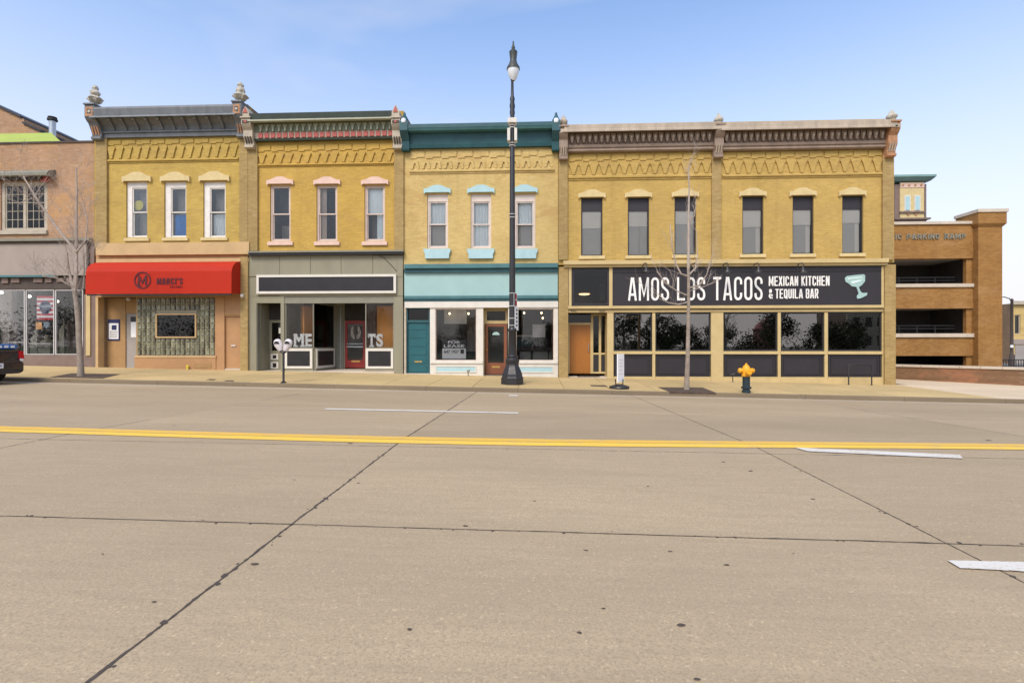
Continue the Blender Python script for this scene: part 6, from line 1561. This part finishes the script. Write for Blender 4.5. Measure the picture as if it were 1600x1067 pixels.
# roof-top weed
rt = thing('rooftop_weed', 'dry twiggy weed growing on the left roof beside the vent pipe', 'plant', (px(95, 3), 3, z0t - .66))
mb = MB()
for k in range(9):
    limb(mb, Vector((px(95, 3) + random.uniform(-.15, .15), 3 + random.uniform(-.1, .1), z0t - .66)), Vector((random.uniform(-.5, .5), random.uniform(-.4, .4), 1)), random.uniform(.8, 1.25), .016, 2, .5, .03)
obj('stems', mb, m_saged, rt)

# ------------------------------------------------------------------ parked car
m_carp = paint('car_paint', (.012, .014, .022), .18, .1, 3, bmp=0, spec=.6); m_carp.node_tree.nodes['Principled BSDF'].inputs['Coat Weight'].default_value = .2
m_tyre = paint('tyre', (.02, .02, .02), .85, .2, 9); m_rim = paint('rim', (.45, .46, .47), .35, .1, 9, metal=.7); m_tail = paint('tail_red', (.55, .015, .02), .2, .1, 5, bmp=0)
yc0, yc1 = -7.22, -5.36
xr = px(38, yc1)
zc = zg(xr - 1, -6.3)
car = thing('parked_car', 'dark parked car cut off at the left edge', 'car', (xr - 2.3, (yc0 + yc1) / 2, zc))
ym = (yc0 + yc1) / 2; hw = (yc1 - yc0) / 2
def sect(x, w, zl, zh, k=.12, n=6):
    """rounded rectangle cross-section in the YZ plane"""
    out_ = []
    for (cy, cz, a0) in ((w - k, zh - k, 0), (-(w - k), zh - k, 90), (-(w - k), zl + k, 180), (w - k, zl + k, 270)):
        for i in range(n):
            a_ = R(a0 + 90 * i / (n - 1)); out_.append((x, ym + cy + k * math.cos(a_), zc + cz + k * math.sin(a_)))
    return out_
body = [(xr + .02, hw - .14, .42, .98, .1), (xr - .03, hw - .08, .36, 1.10, .12), (xr - .14, hw - .03, .32, 1.16, .14), (xr - .5, hw, .28, 1.18, .15), (xr - 1.1, hw, .27, 1.17, .15), (xr - 3.0, hw, .27, 1.08, .15), (xr - 4.3, hw - .03, .28, .98, .15), (xr - 4.75, hw - .15, .34, .80, .12)]
obj('body', MB().sections([sect(*b) for b in body]), m_carp, car, smooth=True)
cab = [(xr - .75, hw - .26, .9, 1.19, .04), (xr - 1.5, hw - .3, .9, 1.5, .1), (xr - 2.4, hw - .3, .9, 1.52, .1), (xr - 3.3, hw - .28, .9, 1.12, .04)]
obj('cabin', MB().sections([sect(*b) for b in cab]), m_blackp, car, smooth=True)
obj('bumper', MB().sections([sect(xr + .10, hw - .22, .40, .66, .09), sect(xr + .06, hw - .08, .34, .70, .1), sect(xr - .1, hw + .015, .30, .71, .1), sect(xr - .5, hw + .01, .30, .66, .1)]), m_carp, car, smooth=True)
for s_ in (-1, 1):
    yy = ym + s_ * (hw - .12)
    tl = obj('taillight', MB().sections([sect2 for sect2 in ([(xr + .035, yy - .09, zc + .78), (xr + .035, yy + .09, zc + .78), (xr + .02, yy + .07, zc + 1.04), (xr + .02, yy - .09, zc + 1.04)], [(xr - .25, yy - .09, zc + .78), (xr - .22, yy + .13, zc + .78), (xr - .22, yy + .12, zc + 1.04), (xr - .25, yy - .09, zc + 1.04)])]), m_tail, car)
    obj('reverse_lens', MB().box(xr + .03, xr + .045, yy - .06, yy + .05, zc + .72, zc + .79), m_paper, tl)
plt = obj('license_plate', MB().box(xr + .10, xr + .115, ym - .26, ym + .16, zc + .50, zc + .66), m_paper, car); obj('plate_print', MB().box(xr + .116, xr + .119, ym - .2, ym + .1, zc + .55, zc + .61), m_grayb, plt)
st = obj('trunk_strip', MB().sections([sect(xr - .02, hw - .22, 1.12, 1.25, .03), sect(xr - .22, hw - .2, 1.14, 1.27, .03)]), paint('blue_strip', (.02, .14, .42), .3, .1, 4, bmp=0), car, label='blue and white strip along the trunk edge')
for k in range(6): obj('strip_mark', MB().box(xr - .018, xr + .0, ym + .62 - k * .2 - .12, ym + .62 - k * .2, zc + 1.15, zc + 1.22), m_paper, st)
for xx in (xr - .95, xr - 3.75):
    for s_ in (-1, 1):
        yy = ym + s_ * (hw - .10); zc_ = zg(xx, yy) + .33
        def ringy(rads):
            return [[(xx + r_ * math.cos(2 * math.pi * k / 20), yy + o_, zc_ + r_ * math.sin(2 * math.pi * k / 20)) for k in range(20)] for r_, o_ in rads]
        wl_ = obj('wheel', MB().sections(ringy([(.22, -.115), (.31, -.11), (.33, -.08), (.33, .08), (.31, .11), (.22, .115)])), m_tyre, car, smooth=True)
        obj('rim', MB().sections(ringy([(.215, -.118), (.10, -.10), (.05, -.125)] if s_ < 0 else [(.215, .118), (.10, .10), (.05, .125)])), m_rim, wl_, smooth=True)

# ------------------------------------------------------------------ park trees across the street (seen mirrored in the restaurant windows)
m_leaf, nt, b_ = nodes('leaf_green')
oi = noise(nt, pos(nt), .7, 3); nt.links.new(mixc(nt, ramp(nt, oi, .35, .65), (.032, .036, .016), (.075, .078, .034)), b_.inputs['Base Color']); b_.inputs['Roughness'].default_value = .8
def park_tree(x, y, h, w, lab, bare=False):
    z = zg(x, y); t = thing('park_tree', lab, 'tree', (x, y, z), 'trees in the park across the street')
    mb = MB().tube([(x, y, z - .2), (x + .1, y, z + h * .3), (x - .05, y + .1, z + h * .6), (x, y, z + h * .9)], [.26, .2, .13, .04], 8)
    for k in range(7):
        a_ = random.uniform(0, 6.28); zz2 = z + h * random.uniform(.25, .7); mb.tube([(x, y, zz2), (x + math.cos(a_) * w * .3, y + math.sin(a_) * w * .3, zz2 + h * .12), (x + math.cos(a_) * w * .48, y + math.sin(a_) * w * .48, zz2 + h * .2)], [.08, .05, .02], 5)
    obj('trunk', mb, m_bark, t)
    mb = MB()
    if bare:
        for k in range(14): limb(mb, Vector((x, y, z + h * random.uniform(.25, .8))), Vector((random.uniform(-1, 1), random.uniform(-1, 1), random.uniform(.3, 1))), h * .35, .05, 2, .5, .03)
        obj('crown', mb, m_bark, t); return
    cl = [(random.uniform(-.42, .42) * w, random.uniform(-.42, .42) * w, random.uniform(.22, .92) * h, random.uniform(.14, .24) * w) for _ in range(22)]
    for (dx, dy, dz, rr_) in cl:
        k_ = 1 - max(0, (dz / h - .55)) * 1.2
        for _ in range(150):
            v_ = Vector((random.gauss(0, 1), random.gauss(0, 1), random.gauss(0, 1))).normalized() * rr_ * random.uniform(.5, 1.1)
            c_ = Vector((x + dx * k_, y + dy * k_, z + dz)) + v_
            a_ = Vector((random.uniform(-1, 1), random.uniform(-1, 1), random.uniform(-1, 1))).normalized(); b2 = a_.orthogonal().normalized(); s2 = random.uniform(.07, .17)
            mb.v += [c_ + a_ * s2, c_ + b2 * s2 * .6, c_ - a_ * s2, c_ - b2 * s2 * .6]; n_ = len(mb.v); mb.f.append((n_ - 4, n_ - 3, n_ - 2, n_ - 1))
    obj('crown', mb, m_leaf, t, recalc=False)
LT = ['first dark park tree mirrored in the window beside the restaurant entrance', 'dark park tree mirrored at the start of the window behind the sapling', 'low dark park tree mirrored mid-window behind the sapling', 'tall dark park tree mirrored between the hydrant window and its neighbour', 'low dark park tree mirrored in the middle window of the ramp side', 'dark park tree mirrored in the window at the ramp end', 'dark park tree across from the lease sign window', 'big dark park tree across from the empty shop front', 'far dark park tree across from the brick pilaster of the restaurant', 'far low park tree mirrored beside the cream pier of the restaurant', 'dark park tree mirrored beside the striped banner', 'dark park tree mirrored in the shop window above the parked car', 'dark park tree across from the red awning']
for L1, (x, y, h, w) in zip(LT, ((11.5, -46, 6.2, 5.0), (15.5, -44, 5.6, 4.6), (20.5, -50, 4.8, 5.2), (33, -50, 6.4, 6), (37.5, -46, 4.8, 5), (43, -50, 5.2, 5.5), (-9, -52, 5.5, 5), (-22, -48, 6, 6), (3, -58, 5, 5), (27.5, -56, 4.6, 5), (-58, -46, 6.5, 6), (-68, -50, 6, 6), (-48, -52, 6, 6))):
    park_tree(x, y, h, w, L1)
mb = MB()
for k in range(110):
    x_ = random.uniform(-125, 75); y_ = random.uniform(-74, -64); h_ = random.uniform(1.8, 4.6) if x_ > -30 else random.uniform(4, 10); w_ = random.uniform(1.4, 2.6); z_ = zg(x_, y_)
    for _ in range(260):
        v_ = Vector((random.gauss(0, .5) * w_, random.gauss(0, .4) * w_, 0)); zz2 = abs(random.gauss(.45, .3)) * h_
        c_ = Vector((x_, y_, z_ + min(zz2, h_ * 1.1))) + v_; a_ = Vector((random.uniform(-1, 1), random.uniform(-1, 1), random.uniform(-1, 1))).normalized(); b2 = a_.orthogonal().normalized(); s2 = random.uniform(.12, .26)
        mb.v += [c_ + a_ * s2, c_ + b2 * s2 * .6, c_ - a_ * s2, c_ - b2 * s2 * .6]; n_ = len(mb.v); mb.f.append((n_ - 4, n_ - 3, n_ - 2, n_ - 1))
tag(obj('treeline', mb, m_leaf, None, recalc=False), 'far dark bushes of the park across the street', kind='stuff')
yM = -96; xM = 52
mo = thing('domed_monument', 'dull red domed monument mirrored in the restaurant window behind the hydrant', 'monument', (xM, yM, zg(xM, yM)))
m_mon = paint('monument_red', (.34, .13, .12), .8, .15, 1)
obj('drum', MB().lathe(xM, yM, [(3.0, -1), (3.0, 4.6), (3.2, 4.8), (3.2, 5.1)], 16), m_mon, mo); obj('dome', MB().lathe(xM, yM, [(2.8, 5.1), (2.5, 5.9), (1.6, 6.7), (.5, 7.2), (.15, 8.0)], 16), m_mon, mo, smooth=True)
yO, xO = -62, 49.5
ob = thing('office_block', 'tan block mirrored in the restaurant window at the ramp end', 'building', (xO + 4, yO, zg(xO, yO)))
hl = [(xO + .8 + i * 1.9, xO + 2.0 + i * 1.9, 1.2 + j * 3, 2.9 + j * 3) for i in range(4) for j in range(4)]
obj('wall', MB().wall(xO, xO + 8.4, -1, 13, hl, yO - .4, yO), m_cream2, ob); obj('body', MB().box(xO, xO + 8.4, yO - 9, yO - .41, -1, 12.9), m_brown, ob)
for h_ in hl: w_ = obj('window', MB().wall(*h_, [(h_[0] + .08, h_[1] - .08, h_[2] + .08, h_[3] - .08)], yO - .25, yO - .12), m_wtrim, ob); obj('pane', MB().box(h_[0] + .05, h_[1] - .05, yO - .2, yO - .18, h_[2] + .05, h_[3] - .05), m_glasst, w_)
park_tree(24.5, -46, 6.5, 4, 'leafless park tree mirrored in the window behind the hydrant', True)
